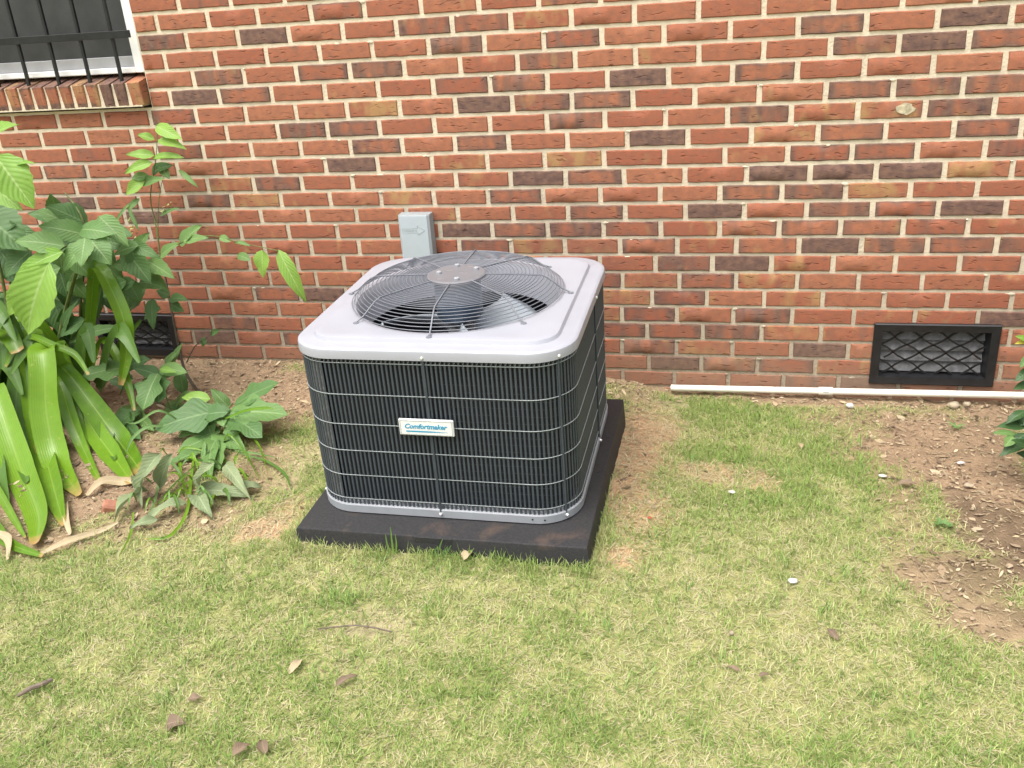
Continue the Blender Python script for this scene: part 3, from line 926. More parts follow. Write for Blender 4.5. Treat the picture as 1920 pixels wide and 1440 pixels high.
# ------------------------------------------------------------------ white plastic pipe along the foot of the wall
pp = empty('drain_pipe', (0, 0, 0)); tag(pp, 'white plastic pipe lying along the foot of the wall', 'pipe')
pa, pb = at(1258, 727, -.030), at(1925, 741.5, -.030)
dirp = (pb - pa) / (pb[0] - pa[0])
pz = lambda x: pa + dirp * (x - pa[0])
mb = MB(); R_ = .0125
# hollow end
pts = [pz(pa[0] + t_) for t_ in np.linspace(0, 1.9, 12)]
mb.tube(pts, R_, 16, caps=False); mb.tube([pts[0], pts[0] + dirp * .06], R_ - .002, 16, caps=False)
n0 = len(mb.v)
mb.build('pipe', M['pvc'], pp, 40)
j0 = at(1548, 733, -.030)[0]
mb = MB(); mb.tube([pz(j0 - .026), pz(j0 - .024), pz(j0 + .024), pz(j0 + .026)], [R_ + .001, R_ + .0032, R_ + .0032, R_ + .001], 16)
cp = mb.build('coupling', M['pvc'], pp, 40)
mb = MB()
ctr = pz(j0)
for s_ in (-1, 1):      # size mark printed round the coupling
    mb.tube([ctr + dirp * (.012 * math.cos(a)) + np.array([0, -(R_ + .0034) * math.cos(b_), (R_ + .0034) * math.sin(b_)])
             for a, b_ in [(math.pi * (.15 + .7 * i / 8), s_ * .18 + .5 + s_ * .22 * math.sin(math.pi * (.15 + .7 * i / 8))) for i in range(9)]], .0007, 5)
mb.build('printed_mark', M['iron'], cp)

# ------------------------------------------------------------------ refrigerant line cover on the wall
lc = empty('line_cover', (.111, 0, .30)); tag(lc, 'grey plastic line cover on the wall behind the outdoor unit', 'duct cover')
a0, a1 = at(746, 408, -.062), at(801, 408, -.062)
x0, x1, zt_ = a0[0] - lc.location.x, a1[0] - lc.location.x, at(770, 404.5, -.062)[2] - .30
mb = MB()
prof = [(x0 - .004, -.001), (x0 - .004, -.050), (x0 + .004, -.060), (x1 - .004, -.060), (x1 + .004, -.050), (x1 + .004, -.001)]
zs = [-.30, zt_ - .006, zt_]
vs = []
for i, z in enumerate(zs):
    for x, y in prof:
        if i == 2: x = x * .985; y = y + .004 if y < -.01 else y
        vs.append((x, y, z))
n = 6
fs = [(i * n + k, i * n + k + 1, (i + 1) * n + k + 1, (i + 1) * n + k) for i in range(2) for k in range(n - 1)] + [tuple(2 * n + k for k in range(n))]
mb.add(vs, fs).build('channel', M['cover'], lc, 35)
# raised arrow with a worn line of lettering
mb = MB()
zz = at(770, 432.5, -.061)[2] - .30
xa, xb = x0 + .012, x1 - .016
s = (xb - xa)
arrow = [(0, .008), (.68, .008), (.68, .019), (1, 0), (.68, -.019), (.68, -.008), (0, -.008)]
for (p0, p1) in zip(arrow, arrow[1:] + arrow[:1]):
    mb.tube([(xa + p0[0] * s, -.0602, zz + p0[1]), (xa + p1[0] * s, -.0602, zz + p1[1])], .0007, 5)
mb.build('raised_arrow', M['cover'], lc)
mb = MB()
for k in range(9):
    xx = xa + .006 + k * .0062
    mb.tube([(xx, -.0602, zz - .004), (xx + .0018, -.0602, zz + (.005 if k % 3 == 0 else .002)), (xx + .0036, -.0602, zz - .003)], .0006, 4)
mb.build('raised_lettering', M['cover'], lc)

# ------------------------------------------------------------------ outdoor unit (local frame: u right, v towards the wall, z up)
U_ORG = np.array([.53399, -1.22491, .03902]); U_YAW, U_TILT = .00346, .02618
UW, UD, UH = .7905, .7977, .5205
U_ROT = Matrix.Rotation(U_YAW, 4, 'Z') @ Matrix.Rotation(U_TILT, 4, 'X')
UR = np.array(U_ROT.to_3x3())


def uworld(p): return U_ORG + UR @ np.asarray(p, float)


def rsq(inset, rad, n=128, cx=0.0, cy=UD / 2, w=UW, d=UD):
    """rounded rectangle sampled by angle round its centre, so that loops of other insets line up"""
    hw, hd = w / 2 - inset, d / 2 - inset
    rd = max(.004, rad - inset)
    out = []
    for k in range(n):
        a = 2 * math.pi * k / n; c, s = math.cos(a), math.sin(a)
        lo, hi = 0.0, 2.0
        for _ in range(40):
            m_ = (lo + hi) / 2; x, y = abs(m_ * c), abs(m_ * s)
            ex, ey = x - (hw - rd), y - (hd - rd)
            ins = (x <= hw and y <= hd) if (ex <= 0 or ey <= 0) else ex * ex + ey * ey <= rd * rd
            if ins: lo = m_
            else: hi = m_
        out.append((cx + lo * c, cy + lo * s))
    return out


def loops(mb, ls, closed_bottom=False, closed_top=False):
    n = len(ls[0]); vs = [p for l in ls for p in l]
    fs = [(i * n + k, i * n + (k + 1) % n, (i + 1) * n + (k + 1) % n, (i + 1) * n + k) for i in range(len(ls) - 1) for k in range(n)]
    if closed_bottom: fs.append(tuple(range(n))[::-1])
    if closed_top: fs.append(tuple((len(ls) - 1) * n + k for k in range(n)))
    return mb.add(vs, fs)


def lift(l, z): return [(x, y, z) for x, y in l]


unit = empty('condenser_unit', tuple(U_ORG), U_ROT.to_euler())
tag(unit, 'grey outdoor air conditioner with round fan grille standing on black pad', 'air conditioner')

FCX, FCY, FR = -.008, .400, .302          # fan centre and orifice radius
NL = 160
mb = MB()
circ = lambda r_: [(FCX + r_ * math.cos(2 * math.pi * k / NL), FCY + r_ * math.sin(2 * math.pi * k / NL)) for k in range(NL)]
RADC = .125
ls = [lift(rsq(.004, RADC, NL), UH - .029), lift(rsq(.0, RADC, NL), UH - .030), lift(rsq(.0, RADC, NL), UH - .011), lift(rsq(.0015, RADC, NL), UH - .005), lift(rsq(.006, RADC, NL), UH - .0015), lift(rsq(.012, RADC, NL), UH),
      lift(rsq(.044, RADC, NL), UH + .0003), lift(rsq(.0465, RADC, NL), UH + .0012), lift(rsq(.0515, RADC, NL), UH + .0105), lift(rsq(.0545, RADC, NL), UH + .0118), lift(rsq(.075, RADC, NL), UH + .012),
      lift(circ(FR + .010), UH + .0122), lift(circ(FR + .003), UH + .0110), lift(circ(FR - .003), UH + .001), lift(circ(FR - .008), UH - .012), lift(circ(FR - .014), UH - .085)]
loops(mb, ls)
mb.build('top_panel', M['lid'], unit, 32)
loops(MB(), [lift(rsq(.012, RADC, NL), UH - .0285), lift(circ(FR + .004), UH - .030)]).build('top_panel_underside', M['compressor'], unit)

# base pan
mb = MB()
loops(mb, [lift(rsq(.010, RADC, NL), -.004), lift(rsq(.004, RADC, NL), .0), lift(rsq(.003, RADC, NL), .024), lift(rsq(.005, RADC, NL), .027), lift(rsq(.028, RADC, NL), .0275), lift(rsq(.034, RADC, NL), .012)], closed_top=True)
mb.build('base_pan', M['pan'], unit, 35)

# coil: black finned block with rounded corners; the front left corner stays open
mb = MB()
CI = .040
loops(mb, [lift(rsq(CI, .10, 96, cx=.006), .0285), lift(rsq(CI, .10, 96, cx=.006), UH - .030)])
loops(mb, [lift(rsq(CI + .03, .10, 96, cx=.006), UH - .030), lift(rsq(CI + .03, .10, 96, cx=.006), .0285)])
coil = mb.build('coil', M['coil'], unit, 40)
loops(MB(), [lift(rsq(CI, .10, 96, cx=.006), UH - .0298), lift(rsq(CI + .03, .10, 96, cx=.006), UH - .0298)]).build('fin_edge', M['coil'], coil)
mb = MB()
for k in range(20):        # tube rows that show between the fins
    z = .05 + k * .0222
    l = rsq(CI - .0012, .10, 96, cx=.006)
    seg = [p for p in l if p[1] < .30 and p[0] > .02]
    seg.sort(key=lambda p: math.atan2(p[1] - UD / 2, p[0]))
    mb.tube([(x, y, z) for x, y in seg], .0006, 4)
mb.build('tube_row', M['tube_line'], coil)
mb = MB()
for k in range(2):
    x = .277 + .012 * k
    mb.box(x - .001, x + .001, CI - .0035, CI - .001, .05, UH - .05)
mb.build('coil_end_strip', M['tube_line'], coil)
# corner post of bare sheet metal at the front left
mb = MB()
pl = [(-.362, .085), (-.350, .052), (-.325, .030), (-.300, .026)]
vs = [(x, y, z) for z in (.03, UH - .031) for x, y in pl]
mb.add(vs, [(k, k + 1, 4 + k + 1, 4 + k) for k in range(3)])
mb.build('corner_post', M['galv'], unit, 40)

# wire coil guard: vertical slats all round, hoops outside them
gd = empty('coil_guard'); gd.parent = unit
GI = .009


def perim(inset, rad, step, w=UW, d=UD):
    """points and outward normals at even steps along a rounded rectangle, from the middle of the front, going right"""
    hw, hd, rd = w / 2 - inset, d / 2 - inset, rad - inset
    segs = [('l', (0, -hd), (hw - rd, -hd)), ('a', (hw - rd, -hd + rd), -90), ('l', (hw, -hd + rd), (hw, hd - rd)), ('a', (hw - rd, hd - rd), 0),
            ('l', (hw - rd, hd), (-hw + rd, hd)), ('a', (-hw + rd, hd - rd), 90), ('l', (-hw, hd - rd), (-hw, -hd + rd)), ('a', (-hw + rd, -hd + rd), 180), ('l', (-hw + rd, -hd), (0, -hd))]
    tot = 0; lens = []
    for s in segs:
        L_ = math.dist(s[1], s[2]) if s[0] == 'l' else rd * math.pi / 2
        lens.append(L_); tot += L_
    n = round(tot / step); out = []
    for k in range(n):
        t_ = tot * (k + .5) / n
        for s, L_ in zip(segs, lens):
            if t_ <= L_: break
            t_ -= L_
        if s[0] == 'l':
            f_ = t_ / L_; p = (s[1][0] + (s[2][0] - s[1][0]) * f_, s[1][1] + (s[2][1] - s[1][1]) * f_)
            dx, dy = (s[2][0] - s[1][0]) / L_, (s[2][1] - s[1][1]) / L_; ang = math.atan2(dy, dx)
        else:
            a = math.radians(s[2]) + t_ / rd; p = (s[1][0] + rd * math.cos(a), s[1][1] + rd * math.sin(a)); ang = a + math.pi / 2
        out.append((p[0], p[1] + d / 2, ang))
    return out


mb = MB()
for (hw_, hd_) in ((.0030, .0015),):
    prof = [(-hw_, -hd_ * .3), (-hw_ * .6, -hd_), (hw_ * .6, -hd_), (hw_, -hd_ * .3), (hw_, hd_), (-hw_, hd_)]
    vs = [(x, y, z) for z in (.020, UH - .0305) for x, y in prof]
    mb.add(vs, [(k, (k + 1) % 6, 6 + (k + 1) % 6, 6 + k) for k in range(6)])
slat_me = mb.mesh('slat'); slat_me.materials.append(M['slat'])
for x, y, a in perim(GI, RADC, .0126):
    o = bpy.data.objects.new('slat', slat_me); COL.objects.link(o); o.parent = gd
    o.location = (x, y, 0); o.rotation_euler = (0, 0, a)
for z, rr in ((.046, .0014), (.125, .0014), (.206, .0014), (.290, .0014), (.382, .0014), (.477, .0014)):
    MB().tube(lift(rsq(GI - .0022, RADC, 160), z), rr, 6, closed=True).build('hoop', M['hoop'], gd, 60)
# little wire tails at the two end hoops
mb = MB()
for x, y, a in perim(GI - .003, RADC, .0126):
    for z0, z1 in ((.479, .487),):
        mb.tube([(x, y, z0), (x + .004 * math.cos(a), y + .004 * math.sin(a), z1)], .0011, 4)
o = mb.build('wire_tails', M['wire'], gd); tag(o, kind='stuff')
# tie rods with screws
for (x, y, a) in ((-.001, GI - .004, 0), (.354, .040, .85), (UW / 2 - GI + .004, .47, math.pi / 2), (-.3865, .098, -1.3)):
    rod = MB().tube([(x, y, .015), (x, y, UH - .028)], .0032, 8).build('tie_rod', M['slat'], unit, 40)
    ox, oy = math.sin(a) * .006, -math.cos(a) * .006
    for z in (.014, UH - .022):
        mb = MB(); mb.tube([(x + ox * .2, y + oy * .2, z), (x + ox, y + oy, z), (x + ox * 1.5, y + oy * 1.5, z)], [.0052, .0052, .003], 8)
        mb.build('screw', M['screw'], rod, 40)
mb = MB()
for x in (.265, .300):
    mb.tube([(x, .0032, .014), (x, .0022, .014)], .0028, 8)
mb.build('pan_holes', M['compressor'], unit)

# badge with its blue lettering
bd = empty('badge', (-.0095, -.0035, .2955)); bd.parent = unit
MB().box(-.0775, .0775, -.004, .004, -.0245, .0245, .0022).build('plate', M['badge'], bd)
mb = MB()
for x0, x1, z0, z1 in ((-.0735, .0735, .0205, .0213), (-.0735, .0735, -.0213, -.0205), (-.0735, -.0727, -.0204, .0204), (.0727, .0735, -.0204, .0204)):
    mb.box(x0, x1, -.0048, -.0036, z0, z1)
mb.build('rim', M['galv'], bd)
cu = bpy.data.curves.new('lettering', 'FONT')
cu.body = 'Comfortmaker'; cu.size = .0205; cu.align_x = 'CENTER'; cu.align_y = 'CENTER'; cu.shear = .28; cu.extrude = .0004; cu.offset = .0005; cu.space_character = .98
cu.resolution_u = 3
tmp = bpy.data.objects.new('tmp', cu); COL.objects.link(tmp)
dg = bpy.context.evaluated_depsgraph_get(); dg.update()
tm = bpy.data.meshes.new_from_object(tmp.evaluated_get(dg))
bpy.data.objects.remove(tmp)
xs_ = [v.co.x for v in tm.vertices]; sc_ = .120 / (max(xs_) - min(xs_)); mx_ = (max(xs_) + min(xs_)) / 2
for v in tm.vertices:
    x, y, z = v.co; v.co = ((x - mx_) * sc_, -.0043 - z, y * sc_ + .0035)
tm.materials.clear(); tm.materials.append(M['badge_blue'])
link('lettering', tm, None, bd)
mb = MB()
mb.add([(-.058, -.0045, -.0095), (.010, -.0045, -.0095), (.060, -.0045, -.0115), (.060, -.0045, -.0122), (.005, -.0045, -.0135), (-.058, -.0045, -.0135)], [(0, 1, 2, 3, 4, 5)])
mb.build('swoosh', M['badge_blue'], bd)

# domed fan guard: concentric rings on eight spokes, motor plate in the middle
fg = empty('fan_guard', (FCX, FCY, UH + .0122)); fg.parent = unit
HZ, RB, RO = .058, .258, .325
def dome(r_):
    """height of the guard at radius r_"""
    if r_ < RB: return HZ - .006 * (r_ / RB) ** 2
    return (HZ - .006) * max(0, 1 - ((r_ - RB) / (RO - RB)) ** 1.15)
prof = []; r0 = .092; r_ = r0; last = (r0, dome(r0))
N_R = 22
# walk along the profile at equal arc steps
arc = [(r0 + (RO - .010 - r0) * i / 600) for i in range(601)]
cum = [0]
for a, b in zip(arc[:-1], arc[1:]): cum.append(cum[-1] + math.dist((a, dome(a)), (b, dome(b))))
for k in range(N_R):
    r_ = float(np.interp(cum[-1] * k / (N_R - 1), cum, arc))
    ring = [(r_ * math.cos(2 * math.pi * i / 72), r_ * math.sin(2 * math.pi * i / 72), dome(r_)) for i in range(72)]
    MB().tube(ring, .00135, 5, closed=True).build('ring', M['wire'], fg, 80)
for k in range(8):
    a = math.radians(45 * k + 2)
    pr = [.075, .12, .18, .235, RB - .004, RB + .012, .29, .312, .330]
    pts = [(q_ * math.cos(a), q_ * math.sin(a), dome(min(q_, .3249)) + .0035) for q_ in pr[:-1]] + [(.335 * math.cos(a), .335 * math.sin(a), .003)]
    sp = MB().tube(pts, .0023, 6).build('spoke', M['wire'], fg, 60)
    MB().lathe([(.0085, 0), (.0085, .0018), (.004, .0030)], (.338 * math.cos(a), .338 * math.sin(a), 0), 10, True, True).build('foot', M['wire'], sp, 40)
    f2 = MB()
hub = MB().lathe([(.088, HZ - .004), (.088, HZ + .003), (.083, HZ + .006)], n=40, cap1=True).build('motor_plate', M['hub'], fg, 30)
for sx, sy in ((-.052, -.005), (.052, .035), (.018, -.060), (-.015, .062)):
    MB().lathe([(.008, HZ + .006), (.008, HZ + .012), (.005, HZ + .014)], (sx, sy, 0), 8, False, True).build('bolt', M['pan'], hub, 40)
for sx, sy in ((-.028, .025), (.02, .005), (.03, .062), (-.03, -.055)):
    MB().box(sx - .012, sx + .012, sy - .002, sy + .002, HZ + .0058, HZ + .0064).build('slot', M['galv'], hub)

# fan: motor under the plate, three broad pitched blades
fan = empty('fan', (FCX, FCY, UH)); fan.parent = unit
MB().lathe([(.02, .060), (.064, .055), (.070, .045), (.070, -.050), (.060, -.062), (.012, -.066), (.012, -.085)], n=32, cap1=True).build('motor', M['motor'], fan, 40)
MB().lathe([(.036, -.085), (.042, -.089), (.042, -.118), (.03, -.122)], n=24, cap0=True, cap1=True).build('fan_hub', M['galv'], fan, 40)
def blade(a0):
    vs = []; fs = []
    nr, nt = 8, 7
    for i in range(nr + 1):
        f_ = i / nr; rr = .036 + (.268 - .036) * f_
        sp = math.radians(36 + 20 * f_ ** .7); sweep = math.radians(18 * f_ * f_)
        for j in range(nt + 1):
            g_ = j / nt; a = a0 + sweep + sp * (g_ - .5)
            z = -.100 + (g_ - .5) * (.085 - .02 * f_) - .010 * math.sin(math.pi * g_)
            rj = rr if i < nr else rr - .035 * (2 * g_ - 1) ** 2
            vs.append((rj * math.cos(a), rj * math.sin(a), z))
    for i in range(nr):
        for j in range(nt):
            q_ = i * (nt + 1) + j; fs.append((q_, q_ + 1, q_ + nt + 2, q_ + nt + 1))
    o = MB().add(vs, fs).build('blade', M['blade'], fan, 60)
    md = o.modifiers.new('thickness', 'SOLIDIFY'); md.thickness = .002
for a in (30, 150, 270): blade(math.radians(a))
# compressor and pipes low inside
cmp_ = MB().lathe([(.09, .02), (.10, .04), (.10, .20), (.085, .235), (.04, .25)], (-.02, .40, 0), 28, False, True).build('compressor', M['compressor'], unit, 40)
MB().tube([(.02, .34, .25), (.03, .30, .33), (.08, .22, .36), (.16, .18, .30), (.19, .15, .10)], .007, 8).build('suction_pipe', M['copper'], cmp_, 60)
MB().tube([(-.08, .33, .22), (-.14, .26, .32), (-.2, .2, .30), (-.22, .16, .08)], .005, 8).build('discharge_pipe', M['copper'], cmp_, 60)
mb = MB(); mb.box(-.26, -.10, .085, .10, .12, .40, .003); mb.build('control_panel', M['galv'], unit)
mb = MB(); mb.box(-.215, -.205, .102, .106, .2, .38); mb.build('warning_strip', M['yellow'], unit)

# ------------------------------------------------------------------ pad
pad = empty('equipment_pad', tuple(U_ORG), U_ROT.to_euler())
tag(pad, 'black plastic pad under the outdoor air conditioner', 'pad')
PX0, PX1, PY0, PY1 = -.4107, .430, -.0852, .8050
mb = MB()
def prect(i, z): return [(PX0 + i, PY0 + i, z), (PX1 - i, PY0 + i, z), (PX1 - i, PY1 - i, z), (PX0 + i, PY1 - i, z)]
ls = [prect(-.008, -.14), prect(-.001, -.010), prect(0, -.0075), prect(.0015, -.0055), prect(.004, -.0045)]
vs = [p for l in ls for p in l]
fs = [(i * 4 + k, i * 4 + (k + 1) % 4, (i + 1) * 4 + (k + 1) % 4, (i + 1) * 4 + k) for i in range(4) for k in range(4)] + [(16, 17, 18, 19)]
mb.add(vs, fs).build('slab', M['pad'], pad, 30)
# moulded ribs and the lifting notch
mb = MB()
mb.box(-.055, .055, PY0 - .003, PY0 + .004, -.024, -.0062, .001)
mb.build('grip_tab', M['pad'], pad)
mb = MB()
for y in (.30, .52): mb.box(.405, PX1 - .010, y, y + .003, -.0052, -.0036)
mb.build('top_rib', M['pad'], pad)

# ------------------------------------------------------------------ leaves
def leaf_mesh(base, tip, width, nrm, droop=.12, fold=.25, shape='ovate', n=9, m=4, wave=.0, serr=.0, seed=0, curl=0.0):
    """a leaf blade from base to tip: outline by shape, creased along the midrib, arched and a little wavy"""
    r_ = random.Random(seed)
    base = Vector(base); tip = Vector(tip); ax = tip - base; L_ = ax.length; t = ax.normalized()
    nrm = Vector(nrm); nrm = (nrm - t * nrm.dot(t)).normalized(); sd = t.cross(nrm)
    vs, uv, fs = [], [], []
    ph = r_.uniform(0, 6.28)
    for i in range(n + 1):
        f = i / n
        if shape == 'ovate': w = (math.sin(math.pi * min(1, f ** .72)) ** .85) * (1 - .12 * f)
        elif shape == 'lance': w = math.sin(math.pi * f ** .85) ** .8
        elif shape == 'strap': w = min(1, .55 + 1.6 * f) * (1 if f < .62 else max(.03, 1 - ((f - .62) / .38) ** 1.7))
        elif shape == 'lobed': w = (math.sin(math.pi * f ** .8) ** .7) * (1 + .22 * math.cos(f * 15)) * (.9 if f < .3 else 1)
        else: w = math.sin(math.pi * f)
        w = max(w, .03 if 0 < i < n else .012) * width / 2
        for j in range(m + 1):
            g = j / m * 2 - 1
            e = (1 + serr * (1 if i % 2 else -1)) if abs(g) == 1 else 1
            off = sd * (g * w * e) + nrm * (abs(g) * fold * w + droop * L_ * 4 * f * (1 - f) * .5 - curl * L_ * f * f
                                            + wave * width * math.sin(f * 9 + ph + g * 1.5) * abs(g))
            vs.append(base + ax * f + off); uv.append(((g + 1) / 2, f))
    for i in range(n):
        for j in range(m):
            q = i * (m + 1) + j; fs.append((q, q + 1, q + m + 2, q + m + 1))
    me = bpy.data.meshes.new('leaf'); me.from_pydata([tuple(v) for v in vs], [], fs)
    ul = me.uv_layers.new(name='UVMap')
    for lp in me.loops: ul.data[lp.index].uv = uv[lp.vertex_index]
    me.polygons.foreach_set('use_smooth', np.ones(len(me.polygons), bool)); me.update()
    return me


def ribbon_mesh(pts, widths, nrm_hint, fold=.22, sub=5, twist=0.0):
    """long strap leaf through the given points (smoothed), with a keeled cross section"""
    P_ = [Vector(p) for p in pts]; k = len(P_)
    def cr(t_):
        i = min(int(t_), k - 2); f = t_ - i
        p0, p1, p2, p3 = P_[max(i - 1, 0)], P_[i], P_[i + 1], P_[min(i + 2, k - 1)]
        return .5 * ((2 * p1) + (p2 - p0) * f + (2 * p0 - 5 * p1 + 4 * p2 - p3) * f * f + (3 * p1 - p0 - 3 * p2 + p3) * f ** 3)
    n = (k - 1) * sub; C_ = [cr(i / sub) for i in range(n + 1)]
    W_ = np.interp(np.arange(n + 1) / sub, range(k), widths)
    vs, uv, fs = [], [], []
    m = 6
    for i, c in enumerate(C_):
        t = (C_[min(i + 1, n)] - C_[max(i - 1, 0)]).normalized()
        h = Vector(nrm_hint); nn = (h - t * h.dot(t))
        nn = nn.normalized() if nn.length > 1e-4 else Vector((0, -1, 0))
        sd = t.cross(nn)
        if twist: nn, sd = nn * math.cos(twist * i / n) + sd * math.sin(twist * i / n), sd * math.cos(twist * i / n) - nn * math.sin(twist * i / n)
        for j in range(m + 1):
            g = j / m * 2 - 1
            vs.append(c + sd * (g * W_[i] / 2) + nn * (fold * W_[i] / 2 * (abs(g) ** 1.4)))
            uv.append(((g + 1) / 2, i / n))
    for i in range(n):
        for j in range(m):
            q = i * (m + 1) + j; fs.append((q, q + 1, q + m + 2, q + m + 1))
    me = bpy.data.meshes.new('leaf'); me.from_pydata([tuple(v) for v in vs], [], fs)
    ul = me.uv_layers.new(name='UVMap')
    for lp in me.loops: ul.data[lp.index].uv = uv[lp.vertex_index]
    me.polygons.foreach_set('use_smooth', np.ones(len(me.polygons), bool)); me.update()
    return me


def pxm(px, py, Y):
    """metres per photograph pixel there"""
    p = at(px, py, Y); return float((p - CAM_C) @ CAM_R[2]) / CAM_F


def wlink(name, me, mat, parent, smooth=None):
    """link a mesh made in world coordinates under an Empty that stands at the plant's foot"""
    o = link(name, me, mat, parent, smooth); o.location = -Vector(parent.location); return o


def fr(px, py, Y):
    """keep a plant point in front of (above) the ground seen at that pixel"""
    if py < 655: return Y
    g_ = gpt(px, py); return min(Y, float(g_[1]) - .022)


TOCAM = Vector((.25, -.8, .5))


def L(plant, mat, b, t, w, Y, Yt=None, nv=None, **kw):
    """leaf of a plant: base and tip where the photograph shows them, at depth Y (tip at Yt)"""
    Yt = Y if Yt is None else Yt
    Y, Yt = fr(*b, Y), fr(*t, Yt)
    nr = Vector(nv) if nv else TOCAM + Vector((random.uniform(-.35, .35), random.uniform(-.2, .2), random.uniform(-.1, .45)))
    kw.setdefault('seed', random.randrange(9999)); kw.setdefault('wave', .05)
    me = leaf_mesh(at(*b, Y), at(*t, Yt), w * pxm(*b, Y), nr, **kw)
    return wlink('leaf', me, M[mat], plant)


def S(plant, mat, pts, ws, n=(.2, -.6, .75), name='leaf', **kw):
    """strap leaf: [(px, py, Y)], widths in photograph pixels"""
    pts = [(p[0], p[1], fr(*p)) for p in pts]
    kw.setdefault('fold', .34)
    me = ribbon_mesh([at(*p) for p in pts], [.92 * w * pxm(*p) for w, p in zip(ws, pts)], n, **kw)
    return wlink(name, me, M[mat], plant)


def T(plant, mat, pts, rads, name='stem'):
    P_ = [at(p[0], p[1], fr(*p)) for p in pts]
    fine = []
    k = len(P_)
    for i in range((k - 1) * 4 + 1):
        t_ = i / 4; a = min(int(t_), k - 2); f = t_ - a
        p0, p1, p2, p3 = P_[max(a - 1, 0)], P_[a], P_[a + 1], P_[min(a + 2, k - 1)]
        fine.append(.5 * ((2 * p1) + (p2 - p0) * f + (2 * p0 - 5 * p1 + 4 * p2 - p3) * f * f + (3 * p1 - p0 - 3 * p2 + p3) * f ** 3))
    rr = [float(v) for v in np.interp(np.arange(len(fine)) / 4, range(k), rads)]
    return wlink(name, MB().tube(fine, rr, 6).mesh(name), M[mat], plant, 60)


def onground(px, py, lift_=.0):
    p = gpt(px, py); p = np.array([p[0], p[1], float(ground_z(np.array([p[0]]), np.array([p[1]]))[0]) + lift_]); return p


# ---- strap-leaf plant (crinum-like): broad keeled leaves arching over to the ground
crin = empty('strap_leaf_plant', tuple(onground(110, 800)))
inv = lambda o: None
crin_leaves = []
def CS(mat, pts, ws, **kw):
    o = S(crin, mat, pts, ws, **kw); crin_leaves.append(o)
Yk = -.74
CS('strap', [(150, 800, -.66), (110, 690, -.69), (82, 655, -.74), (84, 700, -.80), (88, 780, -.86), (108, 865, -.94), (150, 928, -1.0)], [26, 40, 54, 56, 60, 58, 14])
CS('strap', [(70, 850, -.68), (20, 790, -.72), (-8, 740, -.78), (8, 790, -.86), (40, 880, -.97), (72, 965, -1.08), (66, 1020, -1.14)], [30, 45, 54, 58, 62, 50, 18])
CS('strap', [(120, 840, -.66), (80, 790, -.72), (68, 790, -.76), (84, 850, -.86), (102, 920, -.95), (120, 985, -1.03)], [24, 34, 40, 44, 44, 10])
CS('strap', [(80, 760, -.62), (95, 690, -.66), (118, 690, -.70), (170, 755, -.74), (225, 830, -.80), (268, 888, -.87)], [18, 24, 30, 44, 54, 24])
CS('strap', [(90, 800, -.63), (105, 730, -.67), (125, 725, -.70), (165, 790, -.76), (208, 850, -.82), (248, 905, -.90)], [16, 24, 32, 42, 44, 16])
CS('strap', [(100, 800, -.62), (104, 720, -.68), (112, 715, -.72), (135, 790, -.80), (160, 850, -.86), (190, 908, -.93)], [14, 22, 28, 30, 22, 8])
CS('strap', [(160, 720, -.50), (172, 560, -.52), (180, 500, -.55), (205, 535, -.60), (232, 600, -.64), (237, 660, -.66), (226, 722, -.70)], [16, 22, 26, 32, 32, 26, 10], n=(.7, -.6, .4))
CS('strap', [(40, 720, -.6), (45, 650, -.64), (60, 632, -.68), (100, 648, -.72), (140, 665, -.74), (166, 702, -.78)], [10, 14, 14, 15, 14, 6])
CS('strap', [(-40, 950, -.9), (-10, 985, -1.0), (20, 1020, -1.1), (80, 1042, -1.15)], [26, 26, 22, 8])
CS('strap', [(-30, 880, -.9), (5, 935, -1.0), (28, 975, -1.08), (48, 1008, -1.12)], [20, 18, 14, 5])
CS('strap', [(30, 700, -.6), (0, 640, -.62), (-10, 615, -.64), (15, 625, -.68), (35, 660, -.72)], [14, 22, 30, 40, 26])
CS('strap', [(110, 740, -.58), (75, 640, -.6), (58, 628, -.62), (30, 650, -.66), (8, 690, -.7)], [18, 26, 28, 26, 10])
CS('strap', [(140, 760, -.52), (125, 660, -.54), (112, 650, -.58), (128, 690, -.62), (150, 720, -.66)], [12, 20, 24, 22, 8])
for (px, py, tx, ty, w, Y) in ((150, 720, 205, 470, 26, -.42), (140, 720, 128, 520, 22, -.40), (165, 720, 160, 560, 30, -.38), (100, 740, 60, 560, 34, -.42), (60, 760, -10, 560, 38, -.46),
                               (120, 740, 118, 580, 36, -.44), (30, 780, -30, 600, 44, -.55), (180, 720, 265, 600, 18, -.40), (80, 720, 20, 480, 30, -.38), (185, 730, 240, 640, 24, -.45)):
    CS('strap_deep', [(px, py, Y), ((px * 2 + tx) / 3, (py * 2 + ty) / 3, Y - .02), ((px + tx * 2) / 3 - 4, (py + ty * 2) / 3, Y - .03), (tx, ty, Y - .05)], [w * .7, w, w, 5], n=(random.uniform(-.3, .5), -.9, .2))
for (px, py) in ((-20, 700), (10, 700), (-30, 720), (70, 690), (0, 650), (-40, 600), (110, 660), (150, 640), (60, 610), (190, 640)):
    a = random.uniform(-60, 60)
    CS('strap_deep', [(px, py + 90, -.62), (px + a * .3, py + 20, -.64), (px + a * .8, py - 20, -.68), (px + a * 1.5, py + 40, -.74)], [26, 38, 36, 6], n=(random.uniform(-.4, .4), -.6, .6))
